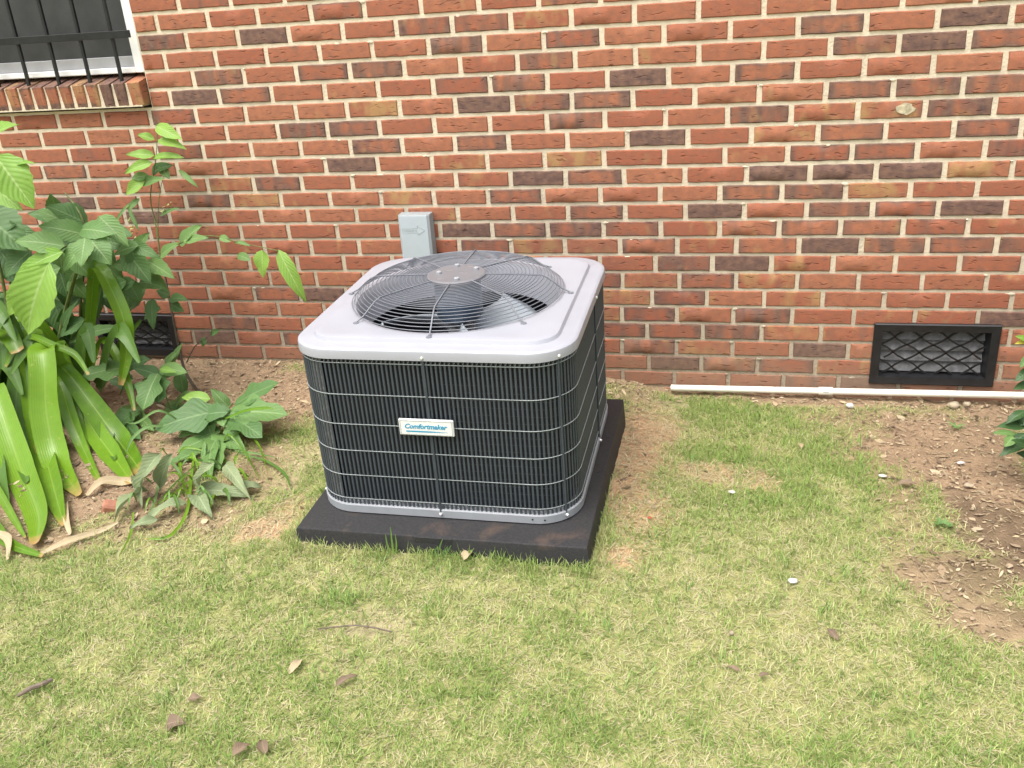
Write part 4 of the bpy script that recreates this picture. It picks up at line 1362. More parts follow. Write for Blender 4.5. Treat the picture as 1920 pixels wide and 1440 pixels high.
for pts, ws in (([(60, 720, -.6), (40, 690, -.66), (30, 760, -.74), (38, 840, -.84), (50, 905, -.92)], [20, 34, 40, 38, 10]),
                ([(140, 760, -.6), (150, 720, -.64), (175, 770, -.70), (200, 820, -.76), (216, 862, -.82)], [14, 24, 30, 28, 8]),
                ([(10, 720, -.62), (-20, 690, -.68), (-25, 780, -.78), (-5, 880, -.9), (15, 950, -1.0)], [24, 40, 46, 44, 12]),
                ([(100, 720, -.6), (120, 680, -.64), (140, 720, -.70), (150, 790, -.76), (168, 850, -.84)], [14, 22, 26, 24, 6]),
                ([(90, 720, -.6), (60, 670, -.64), (52, 700, -.68), (60, 780, -.76), (72, 850, -.86)], [14, 24, 30, 30, 8]),
                ([(170, 700, -.5), (190, 640, -.52), (215, 660, -.56), (240, 720, -.62), (252, 770, -.68)], [10, 16, 18, 16, 5]),
                ([(150, 720, -.5), (100, 640, -.54), (60, 600, -.58), (20, 600, -.62), (-20, 640, -.66)], [14, 22, 26, 24, 6])):
    CS('strap_deep' if random.random() < .6 else 'strap', pts, ws, n=(random.uniform(-.2, .5), -.6, .7))
tag(crin, 'strap-leaf plant with broad glossy bright green leaves arching to the ground', 'plant')

# ---- tall broad-leaf weed standing behind it
weed = empty('broadleaf_weed', tuple(onground(90, 770)))
tag(weed, 'tall leafy weed with large pointed green leaves at the left edge', 'plant')
WL = [('weed_bright', (92, 492), (52, 628), 92, -.78), ('weed_bright', (118, 472), (30, 520), 40, -.74), ('weed_bright', (48, 532), (16, 592), 42, -.74),
      ('weed', (122, 462), (27, 452), 46, -.70), ('weed', (160, 440), (72, 424), 44, -.62), ('weed', (150, 430), (70, 395), 40, -.58), ('weed_dark', (120, 410), (95, 362), 44, -.52),
      ('weed_dark', (165, 420), (85, 385), 52, -.55), ('weed_dark', (150, 415), (52, 400), 46, -.5), ('weed', (150, 430), (218, 440), 44, -.62), ('weed', (185, 405), (242, 462), 40, -.58),
      ('weed', (168, 448), (208, 497), 52, -.66), ('weed', (160, 455), (120, 508), 46, -.66), ('weed', (160, 445), (152, 500), 40, -.70), ('weed', (170, 430), (240, 430), 30, -.55),
      ('weed_bright', (-40, 262), (36, 234), 40, -.66), ('weed_bright', (-10, 290), (64, 392), 76, -.74), ('weed_bright', (8, 322), (66, 306), 24, -.66), ('weed_bright', (-20, 340), (42, 395), 44, -.70),
      ('weed_dark', (-40, 395), (52, 472), 92, -.56), ('weed_dark', (-30, 440), (30, 420), 60, -.5), ('weed_dark', (60, 470), (10, 520), 50, -.5), ('weed_dark', (0, 470), (60, 540), 60, -.5),
      ('weed', (235, 468), (284, 532), 50, -.46), ('weed', (252, 482), (280, 436), 34, -.40), ('weed', (275, 488), (328, 522), 34, -.40), ('weed', (262, 500), (316, 545), 36, -.38),
      ('weed_dark', (242, 520), (240, 580), 40, -.36), ('weed_dark', (275, 540), (240, 590), 36, -.34), ('weed_dark', (318, 560), (352, 562), 22, -.36), ('weed_dark', (318, 555), (292, 545), 24, -.34),
      ('weed_dark', (320, 570), (345, 584), 22, -.36), ('weed_dark', (286, 560), (288, 618), 26, -.40), ('weed_dark', (300, 575), (270, 600), 20, -.36), ('weed_dark', (215, 520), (236, 545), 24, -.36),
      ('weed_dark', (190, 500), (178, 548), 34, -.40), ('weed_dark', (110, 500), (128, 560), 46, -.44), ('weed_dark', (190, 540), (215, 585), 28, -.36), ('weed_dark', (100, 560), (130, 640), 40, -.46),
      ('weed_dark', (120, 640), (150, 560), 26, -.46), ('weed_dark', (20, 560), (-10, 640), 60, -.5), ('weed_dark', (60, 600), (20, 660), 46, -.52), ('weed_dark', (160, 600), (110, 632), 34, -.5),
      ('weed', (130, 640), (240, 612), 26, -.5), ('weed_dark', (-20, 500), (-20, 580), 60, -.5), ('weed_dark', (40, 500), (80, 560), 50, -.46)]
for k, (mt, b, t, w, Y) in enumerate(WL):
    L(weed, mt, b, t, w, Y, Y - random.uniform(0, .08), droop=random.uniform(.05, .2), fold=random.uniform(.1, .35), shape='ovate', serr=.05, n=12)
for k in range(60):
    b = (random.uniform(-60, 190), random.uniform(420, 590)) if k % 3 else (random.uniform(-60, 110), random.uniform(560, 720)); a_ = random.uniform(0, 6.28); ln_ = random.uniform(45, 80)
    L(weed, random.choice(('weed_dark', 'weed_dark', 'weed')), b, (b[0] + ln_ * math.cos(a_), b[1] + ln_ * .8 * math.sin(a_) + 20), random.uniform(28, 44), random.uniform(-.46, -.34), droop=.15, fold=.25, shape='ovate', n=8)
for k in range(26):
    b = (random.uniform(110, 270), random.uniform(425, 530)); a_ = random.uniform(-.4, 3.5); ln_ = random.uniform(40, 70)
    L(weed, random.choice(('weed', 'weed_dark')), b, (b[0] + ln_ * math.cos(a_), b[1] + ln_ * .8 * math.sin(a_) + 8), random.uniform(26, 40), random.uniform(-.58, -.42), droop=.15, fold=.25, shape='ovate', n=10, serr=.04)
T(weed, 'stem', [(95, 790, -.5), (110, 640, -.5), (140, 520, -.52), (160, 450, -.56), (150, 400, -.56), (120, 360, -.52)], [.008, .008, .007, .006, .004, .002])
T(weed, 'stem', [(60, 790, -.55), (20, 600, -.55), (-20, 400, -.58), (-30, 300, -.62), (-20, 255, -.64)], [.008, .007, .006, .004, .002])
T(weed, 'stem', [(160, 450, -.56), (118, 465, -.66), (95, 488, -.76)], [.004, .003, .002], 'leaf_stalk')
T(weed, 'stem', [(90, 480, -.72), (60, 505, -.74), (45, 535, -.74)], [.003, .0025, .002], 'leaf_stalk')
T(weed, 'stem', [(150, 660, -.42), (152, 560, -.42), (170, 470, -.44), (235, 470, -.44)], [.006, .006, .005, .003])

# ---- climbing shoot against the wall
vine = empty('climbing_shoot', tuple(onground(370, 735)))
tag(vine, 'slender climbing shoot with small pale leaves rising against the bricks', 'plant')
T(vine, 'stem_brown', [(372, 735, -.30), (345, 690, -.27), (325, 600, -.22), (308, 510, -.18), (300, 480, -.17)], [.006, .006, .005, .004, .003])
T(vine, 'stem', [(300, 480, -.17), (292, 420, -.14), (282, 370, -.13), (292, 300, -.12), (296, 235, -.12)], [.003, .003, .0025, .002, .0012])
T(vine, 'stem', [(300, 480, -.17), (296, 420, -.16), (300, 360, -.15), (312, 310, -.14)], [.002, .002, .0015, .001])
T(vine, 'stem', [(300, 480, -.17), (340, 455, -.2), (395, 442, -.24), (450, 455, -.28), (522, 470, -.32)], [.003, .0028, .0024, .002, .0014])
T(vine, 'stem_brown', [(350, 680, -.27), (365, 650, -.24), (385, 635, -.22), (402, 622, -.2)], [.003, .0025, .002, .001], 'twig')
VL = [('weed_bright', (292, 236), (342, 262), 28, -.12), ('weed_bright', (296, 262), (350, 280), 22, -.13), ('weed_bright', (290, 262), (258, 252), 16, -.12), ('weed_bright', (290, 292), (236, 290), 20, -.13),
      ('weed_bright', (286, 297), (345, 296), 18, -.13), ('weed_bright', (286, 305), (234, 326), 22, -.14), ('weed_dark', (285, 325), (325, 310), 26, -.1), ('weed', (262, 345), (310, 335), 20, -.14),
      ('weed_bright', (272, 340), (236, 366), 26, -.15), ('weed', (280, 330), (246, 335), 18, -.13), ('weed', (300, 310), (318, 336), 18, -.10), ('weed', (335, 318), (372, 352), 10, -.12),
      ('weed', (262, 372), (240, 395), 12, -.14), ('weed', (300, 405), (336, 390), 10, -.13), ('weed', (245, 380), (215, 420), 8, -.14), ('weed', (240, 385), (262, 435), 8, -.14),
      ('weed', (300, 482), (340, 455), 24, -.18), ('weed', (338, 460), (378, 422), 34, -.2), ('weed', (345, 452), (392, 446), 20, -.22), ('weed', (412, 443), (432, 454), 14, -.25), ('weed', (445, 478), (470, 488), 18, -.2),
      ('weed_bright', (492, 468), (494, 520), 34, -.31), ('weed_bright', (522, 468), (575, 568), 32, -.32), ('weed_dark', (395, 628), (412, 618), 12, -.2), ('weed_dark', (385, 632), (380, 650), 14, -.2),
      ('weed', (440, 455), (470, 462), 9, -.27)]
for mt, b, t, w, Y in VL:
    L(vine, mt, b, t, w, Y, Y - random.uniform(.0, .03), droop=random.uniform(.05, .2), fold=random.uniform(.15, .45), shape='lance' if w < 20 else 'ovate', n=9, serr=.03)
mb = MB()
for (px, py) in ((240, 410), (246, 425), (252, 440), (310, 388), (318, 384), (304, 392), (262, 352), (255, 345), (248, 430)):
    for k in range(5):
        c = at(px + random.uniform(-6, 6), py + random.uniform(-6, 6), -.14)
        a, b_ = Vector((random.uniform(-1, 1), random.uniform(-1, 1), random.uniform(-1, 1))).normalized() * .006, Vector((random.uniform(-1, 1), random.uniform(-1, 1), random.uniform(-1, 1))).normalized() * .005
        c = Vector(c); mb.add([c - a, c - b_, c + a, c + b_], [(0, 1, 2, 3)])
o = wlink('flower_tuft', mb.mesh('flower_tuft'), simple('pale_flower', (.42, .45, .16), .7, 0, .2, 60), vine); tag(o, kind='stuff')

# ---- low lobed-leaf herb in front
herb = empty('lobed_leaf_herb', tuple(onground(395, 870)))
tag(herb, 'low herb with dark green lobed leaves between strap-leaf plant and outdoor unit', 'plant')
HL = [((432, 768), (288, 806), 64, -.66, -.78), ((425, 775), (540, 778), 58, -.66, -.70), ((440, 760), (524, 718), 42, -.62, -.62), ((430, 780), (492, 820), 52, -.68, -.78), ((415, 780), (420, 800), 30, -.68, -.74),
      ((400, 820), (330, 850), 40, -.72, -.80), ((410, 820), (385, 875), 38, -.72, -.80), ((420, 815), (460, 845), 40, -.70, -.76), ((400, 790), (330, 770), 34, -.64, -.66), ((430, 765), (395, 728), 26, -.6, -.6),
      ((238, 690), (156, 706), 48, -.62, -.68), ((296, 700), (268, 770), 52, -.60, -.70), ((300, 700), (298, 756), 42, -.58, -.66), ((300, 690), (352, 700), 34, -.56, -.58), ((300, 705), (250, 690), 30, -.58, -.6),
      ((310, 690), (332, 660), 30, -.5, -.5), ((320, 700), (345, 640), 22, -.48, -.46), ((262, 770), (215, 800), 44, -.62, -.7), ((330, 760), (365, 735), 26, -.55, -.56), ((400, 830), (395, 900), 34, -.76, -.82),
      ((380, 800), (335, 820), 30, -.7, -.76), ((440, 790), (470, 770), 28, -.66, -.68)]
for b, t, w, Y, Yt in HL:
    L(herb, random.choice(('weed', 'weed', 'weed_dark')), b, t, w, Y, Yt, nv=(random.uniform(-.2, .4), -.55, .8), droop=random.uniform(.05, .18), fold=random.uniform(.05, .25), shape='lobed' if w > 40 else 'ovate', n=14)
for k in range(22):
    b = (random.uniform(120, 345), random.uniform(685, 810)); a_ = random.uniform(0, 6.28); ln_ = random.uniform(35, 70)
    L(herb, random.choice(('weed', 'weed_dark')), b, (b[0] + ln_ * math.cos(a_), b[1] + ln_ * .7 * math.sin(a_) + 12), random.uniform(22, 40), random.uniform(-.55, -.35), nv=(random.uniform(-.4, .5), -.6, .7), droop=.12, fold=.2, shape=random.choice(('ovate', 'lobed')), n=10)
for k in range(14):
    b = (random.uniform(370, 450), random.uniform(770, 850)); a_ = random.uniform(-.6, 3.8); ln_ = random.uniform(35, 75)
    L(herb, random.choice(('weed', 'weed_dark', 'weed')), b, (b[0] + ln_ * math.cos(a_), b[1] + ln_ * .6 * math.sin(a_) + 10), random.uniform(22, 42), -.70, nv=(random.uniform(-.4, .5), -.5, .8), droop=.12, fold=.2, shape=random.choice(('ovate', 'lobed')), n=10)
L(herb, 'weed_bright', (300, 692), (331, 698), 14, -.60)
L(herb, 'weed_bright', (395, 748), (340, 745), 26, -.62)
T(herb, 'stem', [(395, 880, -.78), (405, 820, -.72), (425, 772, -.66), (436, 756, -.62)], [.006, .005, .004, .002])
T(herb, 'stem', [(330, 800, -.6), (310, 740, -.57), (298, 700, -.57)], [.004, .003, .002])
T(herb, 'stem', [(225, 740, -.6), (240, 700, -.62)], [.003, .002])

# ---- weed grasses round the herb
tuft = empty('weed_grass_tuft', tuple(onground(400, 880)))
tag(tuft, 'tuft of long yellow-green grass blades around the low herb', 'grass')
GB = [[(420, 830, -.76), (430, 815, -.78), (460, 850, -.82), (490, 905, -.86)], [(430, 830, -.74), (455, 808, -.76), (485, 835, -.80), (502, 888, -.84)], [(400, 850, -.8), (345, 840, -.84), (338, 880, -.88), (352, 930, -.92), (360, 945, -.94)],
      [(350, 800, -.72), (300, 770, -.78), (258, 792, -.80), (236, 792, -.82)], [(330, 800, -.74), (280, 800, -.8), (250, 820, -.84), (236, 850, -.86)], [(370, 870, -.84), (330, 905, -.9), (295, 945, -.95), (260, 985, -1.0)],
      [(400, 880, -.84), (360, 900, -.9), (320, 930, -.95), (288, 950, -.97)], [(365, 840, -.8), (358, 900, -.88), (350, 960, -.95), (318, 1005, -1.0), (270, 1010, -1.02)], [(450, 850, -.8), (500, 865, -.84), (535, 890, -.87), (545, 918, -.89)],
      [(410, 790, -.7), (460, 770, -.74), (500, 765, -.76), (515, 768, -.77)], [(440, 845, -.8), (480, 850, -.82), (520, 858, -.84)], [(390, 860, -.84), (385, 830, -.86), (382, 870, -.9), (384, 900, -.92)], [(300, 880, -.9), (290, 940, -.96), (262, 990, -1.0)],
      [(420, 860, -.82), (440, 900, -.86), (430, 940, -.9)], [(250, 960, -.96), (245, 1000, -1.0), (225, 1040, -1.04)]]
for k in range(26):
    bx, by = random.uniform(250, 470), random.uniform(850, 960); a_ = random.uniform(0, 6.28); ln_ = random.uniform(25, 60)
    yb = float(gpt(bx, by)[1]) - .02
    GB.append([(bx, by, yb), (bx + ln_ * .4 * math.cos(a_), by - random.uniform(5, 22), yb - .02), (bx + ln_ * .8 * math.cos(a_), by - 4 + ln_ * .2 * math.sin(a_), yb - .05), (bx + ln_ * math.cos(a_), by + 12 + ln_ * .3 * math.sin(a_), yb - .07)])
for g_ in GB:
    S(tuft, random.choice(('strap', 'strap_deep', 'strap', 'weed')), g_, [2.5] + [random.uniform(4, 6.5)] * (len(g_) - 2) + [.8], name='blade', fold=.2, twist=random.uniform(-1.2, 1.2))

# ---- wilted leaves lying at the edge of the bed, dry strap ends
WLT = [((300, 850), (262, 935), 34), ((322, 850), (300, 925), 26), ((398, 868), (376, 930), 26), ((372, 930), (470, 935), 26), ((428, 895), (472, 942), 22), ((372, 935), (398, 978), 28), ((352, 955), (272, 985), 20), ((280, 930), (215, 990), 20),
       ((440, 930), (492, 918), 20), ((262, 900), (268, 960), 18), ((300, 985), (245, 1000), 14)]
wl_lab = ['widest wilted grey-green leaf drooping beside the strap leaves', 'wilted leaf hanging just right of the widest wilted leaf', 'pale wilted leaf hanging upright below the herb', 'long wilted leaf lying flat below the herb',
          'curled wilted leaf lying toward the outdoor unit', 'short wilted leaf pointing to the lawn below the herb', 'narrow wilted leaf lying along the lawn edge', 'wilted leaf lying over the broken brick',
          'wilted leaf nearest the black pad', 'thin wilted leaf dangling beside the strap leaf tip', 'small wilted leaf at the very edge of the lawn']
for k, ((b, t, w), lb) in enumerate(zip(WLT, wl_lab)):
    p0, p1 = onground(*b, .05 if b[1] < 900 else .02), onground(*t, .012)
    if b[1] < 880: p0 = at(*b, float(p1[1]) - .0) 
    me = leaf_mesh(p0, p1, w * 1.15 * pxm(*b, -.9), (random.uniform(-.5, .5), -.5, .8), random.uniform(.1, .3), random.uniform(.4, .9), 'ovate', 10, 4, .16, .05, k)
    tag(link('wilted_leaf', me, M['wilted']), lb, 'leaf', 'wilted leaves at the bed edge')
for pts, ws, lb in (([(72, 1050), (130, 1028), (190, 1004), (225, 992)], [5, 11, 8, 3], 'long dry straw-coloured strap leaf end lying on the lawn edge'),
                    ([(165, 935), (195, 916), (232, 908), (258, 912)], [6, 17, 16, 8], 'curved dead straw leaf below the strap leaf tips'),
                    ([(124, 950), (130, 990), (136, 1010)], [12, 11, 8], 'short dead leaf stub hanging from the strap plant'),
                    ([(0, 1010), (22, 1025), (18, 1055)], [10, 14, 6], 'small straw-coloured leaf at the left edge of the lawn')):
    P_ = [onground(*p, .014 + .012 * (i % 2)) for i, p in enumerate(pts)]
    me = ribbon_mesh(P_, [w * pxm(*pts[0], -.95) for w in ws], (0, -.4, .9), .35, 5, .5)
    tag(link('dry_leaf', me, M['strawleaf']), lb, 'leaf', 'dry leaf ends at the bed')

# ---- two small seedlings on the bare soil
for (px, py, lb, k) in ((1768, 990, 'small round-leaved seedling weed on the soil near the shrub', 11), (1792, 806, 'small grassy weed tuft on the soil below the right vent', 9)):
    e_ = empty('seedling_weed', tuple(onground(px, py))); tag(e_, lb, 'weed')
    for i in range(k):
        a_ = 6.28 * i / k + random.uniform(-.2, .2); p = onground(px, py, .006)
        r0_, r1_ = (.010, .026) if k == 11 else (.0, .035)
        q0 = p + np.array([math.cos(a_) * r0_, math.sin(a_) * r0_, .004]); q1 = p + np.array([math.cos(a_) * r1_, math.sin(a_) * r1_, random.uniform(.008, .022)])
        wlink('leaf', leaf_mesh(q0, q1, .013 if k == 11 else .005, (0, -.3, 1), .1, .2, 'ovate' if k == 11 else 'lance', 6, 4, .05, 0, i), M['weed'], e_)

# ---- shrub at the right edge
shr = empty('evergreen_shrub', tuple(onground(1965, 900)))
tag(shr, 'dark green glossy-leaved shrub reaching in at the right edge', 'shrub')
for mt, b, t, w, Y in (('holly', (1925, 800), (1868, 800), 20, -.62), ('holly', (1925, 812), (1880, 850), 22, -.66), ('holly', (1930, 830), (1872, 856), 18, -.68), ('holly', (1930, 790), (1888, 782), 22, -.6), ('weed', (1905, 815), (1860, 812), 13, -.66),
                       ('weed', (1900, 818), (1884, 838), 20, -.68), ('holly', (1940, 770), (1905, 800), 24, -.6), ('weed_bright', (1940, 650), (1903, 630), 18, -.5), ('yellow', (1935, 640), (1902, 645), 12, -.5), ('holly', (1940, 690), (1902, 715), 20, -.5),
                       ('holly', (1935, 720), (1900, 730), 18, -.5), ('holly', (1935, 860), (1905, 850), 18, -.66), ('weed', (1940, 660), (1912, 690), 16, -.5), ('holly', (1925, 770), (1885, 795), 18, -.62), ('holly', (1930, 840), (1895, 825), 16, -.7)):
    L(shr, mt, b, t, w, Y, Y - .03, nv=(random.uniform(-.4, .4), -.6, .7), droop=.15, fold=.3, shape='lance')
c0 = onground(2010, 880)
T(shr, 'stem_brown', [(1990, 930, -.72), (1975, 850, -.68), (1940, 800, -.62)], [.008, .006, .003], 'branch')
T(shr, 'stem_brown', [(2000, 930, -.72), (2000, 760, -.6), (1960, 660, -.52), (1930, 645, -.5)], [.008, .007, .004, .002], 'branch')
mbv, mbf = [], []
for k in range(3000):
    d_ = np.array([random.gauss(0, 1), random.gauss(0, 1), random.gauss(0, 1)]); d_ /= np.linalg.norm(d_)
    rr = random.uniform(.55, 1.0) ** .5
    c = np.array([c0[0] + .30 + d_[0] * .44 * rr, c0[1] - .22 + d_[1] * .62 * rr, .50 + d_[2] * .52 * rr])
    px, py = project(c)
    if px < 1938 + 14 * math.sin(py * .05): continue
    t_ = Vector((random.gauss(0, 1), random.gauss(0, 1), random.gauss(0, .6))).normalized(); n_ = Vector((d_[0], d_[1], d_[2] + .6)).normalized(); s_ = t_.cross(n_).normalized()
    c = Vector(c); Ln, Wn = random.uniform(.02, .032), random.uniform(.008, .013); i0 = len(mbv)
    mbv += [c - t_ * Ln, c + s_ * Wn, c + t_ * Ln, c - s_ * Wn, c - n_ * .003]; mbf += [(i0, i0 + 1, i0 + 4), (i0 + 1, i0 + 2, i0 + 4), (i0 + 2, i0 + 3, i0 + 4), (i0 + 3, i0, i0 + 4)]
me = bpy.data.meshes.new('foliage'); me.from_pydata([tuple(v) for v in mbv], [], mbf); me.uv_layers.new(name='UVMap')
o = wlink('foliage', me, M['holly'], shr); tag(o, kind='stuff')

# ------------------------------------------------------------------ grass
def in_pad(x, y, m=0.0):
    lx = (x - U_ORG[0]); ly = (y - U_ORG[1])
    return (lx > PX0 - m) & (lx < PX1 + m) & (ly > PY0 - m) & (ly < PY1 + m)


def blades(name, px, py, az, lean, ln, wd, col, mat, bend=.35, lift_=0.0):
    n = len(px); pz_ = ground_z(px, py) - .002 + lift_
    d = np.stack([np.cos(az) * np.cos(lean), np.sin(az) * np.cos(lean), np.sin(lean)], 1)
    s = np.stack([-np.sin(az), np.cos(az), np.zeros(n)], 1) * (wd / 2)[:, None]
    b = np.stack([px, py, pz_], 1)
    mid = b + d * (ln * .55)[:, None]
    d2 = d.copy(); d2[:, 2] -= bend * rng.uniform(.2, 1.4, n); d2 /= np.linalg.norm(d2, axis=1)[:, None]
    tip = mid + d2 * (ln * .45)[:, None]
    tip[:, 2] = np.maximum(tip[:, 2], pz_ + .001)
    V = np.stack([b - s * .7, b + s * .7, mid - s, mid + s, tip], 1).reshape(-1, 3)
    k = np.arange(n)[:, None] * 5
    F_ = np.concatenate([k + 0, k + 1, k + 3, k + 2, k + 2, k + 3, k + 4], 1).ravel()
    st = (np.arange(n)[:, None] * 7 + np.array([0, 4])).ravel()
    me = fast_mesh(name, V, F_, st, None)
    c = np.repeat(col, 5, axis=0).reshape(n, 5, 3)
    set_cols(me, c.reshape(-1, 3))
    return link(name, me, M[mat])


def scatter(n, seed):
    r_ = np.random.default_rng(seed)
    # keep to the ground the camera sees, with a margin all round
    x = r_.uniform(-1.75, 2.95, n); y = r_.uniform(-2.62, -.004, n)
    return x, y, r_


x, y, r_ = scatter(680000, 1)
tb, kc, kb, kt = bare_at(x, y)
gr = green_at(x, y)
cl = fnoise(x * 38, y * 38, 61)                       # tufts
near_pad = in_pad(x, y, .06) & (y < U_ORG[1] - .05)
dens = np.clip(1.0 - tb * 1.12 + near_pad * .5, 0.0, 1) * (.40 + .95 * smooth01((cl - .30) / .4)) * (.78 + .35 * np.clip(gr, -.6, .8))
keep = (r_.uniform(0, 1, len(x)) < dens) & ~in_pad(x, y, .004)
x, y, gr, cl, tb = x[keep], y[keep], gr[keep], cl[keep], tb[keep]
n = len(x)
lush = np.clip(.53 + gr * .55 + (cl - .5) * .6 + r_.normal(0, .22, n), 0, 1)
G1, G2, G3, STR = np.array([.165, .275, .06]), np.array([.285, .38, .105]), np.array([.42, .465, .18]), np.array([.55, .525, .29])
col = np.where((lush > .66)[:, None], G1 + (G2 - G1) * r_.uniform(.2, 1.1, n)[:, None], np.where((lush > .36)[:, None], G2 + (G3 - G2) * r_.uniform(0, 1, n)[:, None], G3 + (STR - G3) * r_.uniform(.1, 1, n)[:, None]))
col = col * r_.uniform(.75, 1.2, n)[:, None]
ln = r_.uniform(.014, .036, n) * (.8 + .45 * lush); wd = r_.uniform(.0013, .0023, n)
lean = np.clip(r_.normal(.55, .32, n), .05, 1.35)
edge = in_pad(x, y, .05)                              # longer blades lean against the pad
ln = np.where(edge, ln * 1.5, ln); lean = np.where(edge, np.clip(lean + .3, 0, 1.4), lean)
o = blades('lawn_grass', x, y, r_.uniform(0, 2 * math.pi, n), lean, ln, wd, col, 'grass')
tag(o, 'short patchy green lawn grass', 'grass', kind='stuff')
# coarser tufts that stand out of the turf
cx_, cy_, r_ = scatter(330, 8)
tbc = bare_at(cx_, cy_)[0]; ok = (tbc < .55) & ~in_pad(cx_, cy_, .03); cx_, cy_ = cx_[ok], cy_[ok]
k_ = r_.integers(5, 16, len(cx_)); x = np.repeat(cx_, k_) + r_.normal(0, .012, k_.sum()); y = np.repeat(cy_, k_) + r_.normal(0, .012, k_.sum())
ok = ~in_pad(x, y, .004) & (y < -.01); x, y = x[ok], y[ok]; n = len(x)
col = (np.array([.13, .25, .06]) + (np.array([.30, .42, .13]) - np.array([.13, .25, .06])) * r_.uniform(0, 1, n)[:, None]) * r_.uniform(.8, 1.15, n)[:, None]
o = blades('coarse_grass_tufts', x, y, r_.uniform(0, 2 * math.pi, n), np.clip(r_.normal(.85, .3, n), .2, 1.4), r_.uniform(.025, .05, n), r_.uniform(.0018, .003, n), col, 'grass')
tag(o, 'coarse taller grass tufts scattered through the lawn', 'grass', kind='stuff')

x, y, r_ = scatter(140000, 2)
tb, kc, kb, kt = bare_at(x, y)
gr = green_at(x, y)
dens = np.clip(.80 - tb * (.55 - 1.1 * kc) - np.clip(gr, 0, 1) * .35, .10, 1) * (.35 + .9 * fnoise(x * 16, y * 16, 67))
keep = (r_.uniform(0, 1, len(x)) < dens) & ~in_pad(x, y, .002)
x, y, tb, kb = x[keep], y[keep], tb[keep], kb[keep]; n = len(x)
T1, T2, T3 = np.array([.52, .47, .29]), np.array([.42, .37, .21]), np.array([.32, .245, .15])
col = T1 + (T2 - T1) * r_.uniform(0, 1, n)[:, None]
col = np.where((r_.uniform(0, 1, n) < np.clip(tb * kb, 0, .8))[:, None], T3 * r_.uniform(.6, 1.5, n)[:, None], col)
o = blades('dry_thatch', x, y, r_.uniform(0, 2 * math.pi, n), r_.uniform(.0, .28, n), r_.uniform(.014, .036, n), r_.uniform(.0013, .0024, n), col, 'thatch', .2, .004)
tag(o, 'dry straw-coloured thatch between the grass blades', 'grass', kind='stuff')

# loose dead grass thrown over the clay beside the pad
x, y, r_ = scatter(200000, 12)
tb, kc, kb, kt = bare_at(x, y)
keep = (r_.uniform(0, 1, len(x)) < np.clip(tb, 0, 1) * kc * (.15 + .9 * fnoise(x * 20, y * 20, 77))) & ~in_pad(x, y, .004)
x, y = x[keep], y[keep]; n = len(x)
col = (np.array([.50, .36, .20]) + (np.array([.58, .47, .29]) - np.array([.50, .36, .20])) * r_.uniform(0, 1, n)[:, None]) * r_.uniform(.6, 1.15, n)[:, None]
o = blades('loose_straw', x, y, r_.uniform(0, 2 * math.pi, n), r_.uniform(.0, .55, n), r_.uniform(.012, .034, n), r_.uniform(.0014, .0028, n), col, 'thatch', .3, .003)
tag(o, 'loose dead grass and straw on the clay beside the pad', 'straw', kind='stuff')

# ------------------------------------------------------------------ leaf litter and chips on the bare soil
n = 60000
x, y, r_ = scatter(n, 3)
tb, kc, kb, kt = bare_at(x, y)
keep = (r_.uniform(0, 1, n) < np.clip(tb, 0, 1) * (.25 + .75 * kb) * (.2 + 1.0 * fnoise(x * 7, y * 7, 71))) & ~in_pad(x, y, .004)
x, y = x[keep], y[keep]; n = len(x)
V, F_, C_ = [], [], []
PAL = np.array([[.33, .25, .155], [.42, .335, .21], [.24, .175, .11], [.44, .36, .24], [.15, .105, .07], [.36, .27, .18]])
z = ground_z(x, y)
for i in range(n):
    a = r_.uniform(0, 6.28); L_ = r_.uniform(.003, .010) * (2.2 if r_.uniform() < .08 else 1); W_ = L_ * r_.uniform(.15, .6); t_ = r_.uniform(-.35, .35, 2)
    ca, sa = math.cos(a), math.sin(a)
    c = PAL[r_.integers(len(PAL))] * r_.uniform(.7, 1.3)
    i0 = len(V)
    for (u, v, w) in ((-1, 0, 0), (-.2, -1, .3), (.5, -.8, .1), (1, 0, .2), (.4, .9, .3), (-.3, .8, 0)):
        V.append((x[i] + ca * u * L_ - sa * v * W_, y[i] + sa * u * L_ + ca * v * W_, z[i] + .004 + u * L_ * t_[0] + v * W_ * t_[1] + w * .003)); C_.append(c)
    F_.append(tuple(range(i0, i0 + 6)))
me = bpy.data.meshes.new('leaf_litter'); me.from_pydata(V, [], F_); set_cols(me, np.array(C_))
o = link('leaf_litter', me, M['thatch']); tag(o, 'brown leaf litter and chips on the bare soil', 'litter', kind='stuff')

# ------------------------------------------------------------------ single things lying on the lawn
def fallen(px, py, Lpx, Wpx, ang, mat, label, shape='ovate', group='fallen leaves on the lawn', lift_=.013, fold=.5, seed=0):
    p = onground(px, py, lift_); s = pxm(px, py, p[1])
    d = np.array([math.cos(ang), math.sin(ang), random.uniform(-.1, .15)]) * Lpx * s / 2
    me = leaf_mesh(p - d, p + d, Wpx * s, (random.uniform(-.3, .3), -.25, 1), .25, fold, shape, 8, 4, .10, .05, seed)
    tag(link('fallen_leaf', me, M[mat]), label, 'leaf', group)


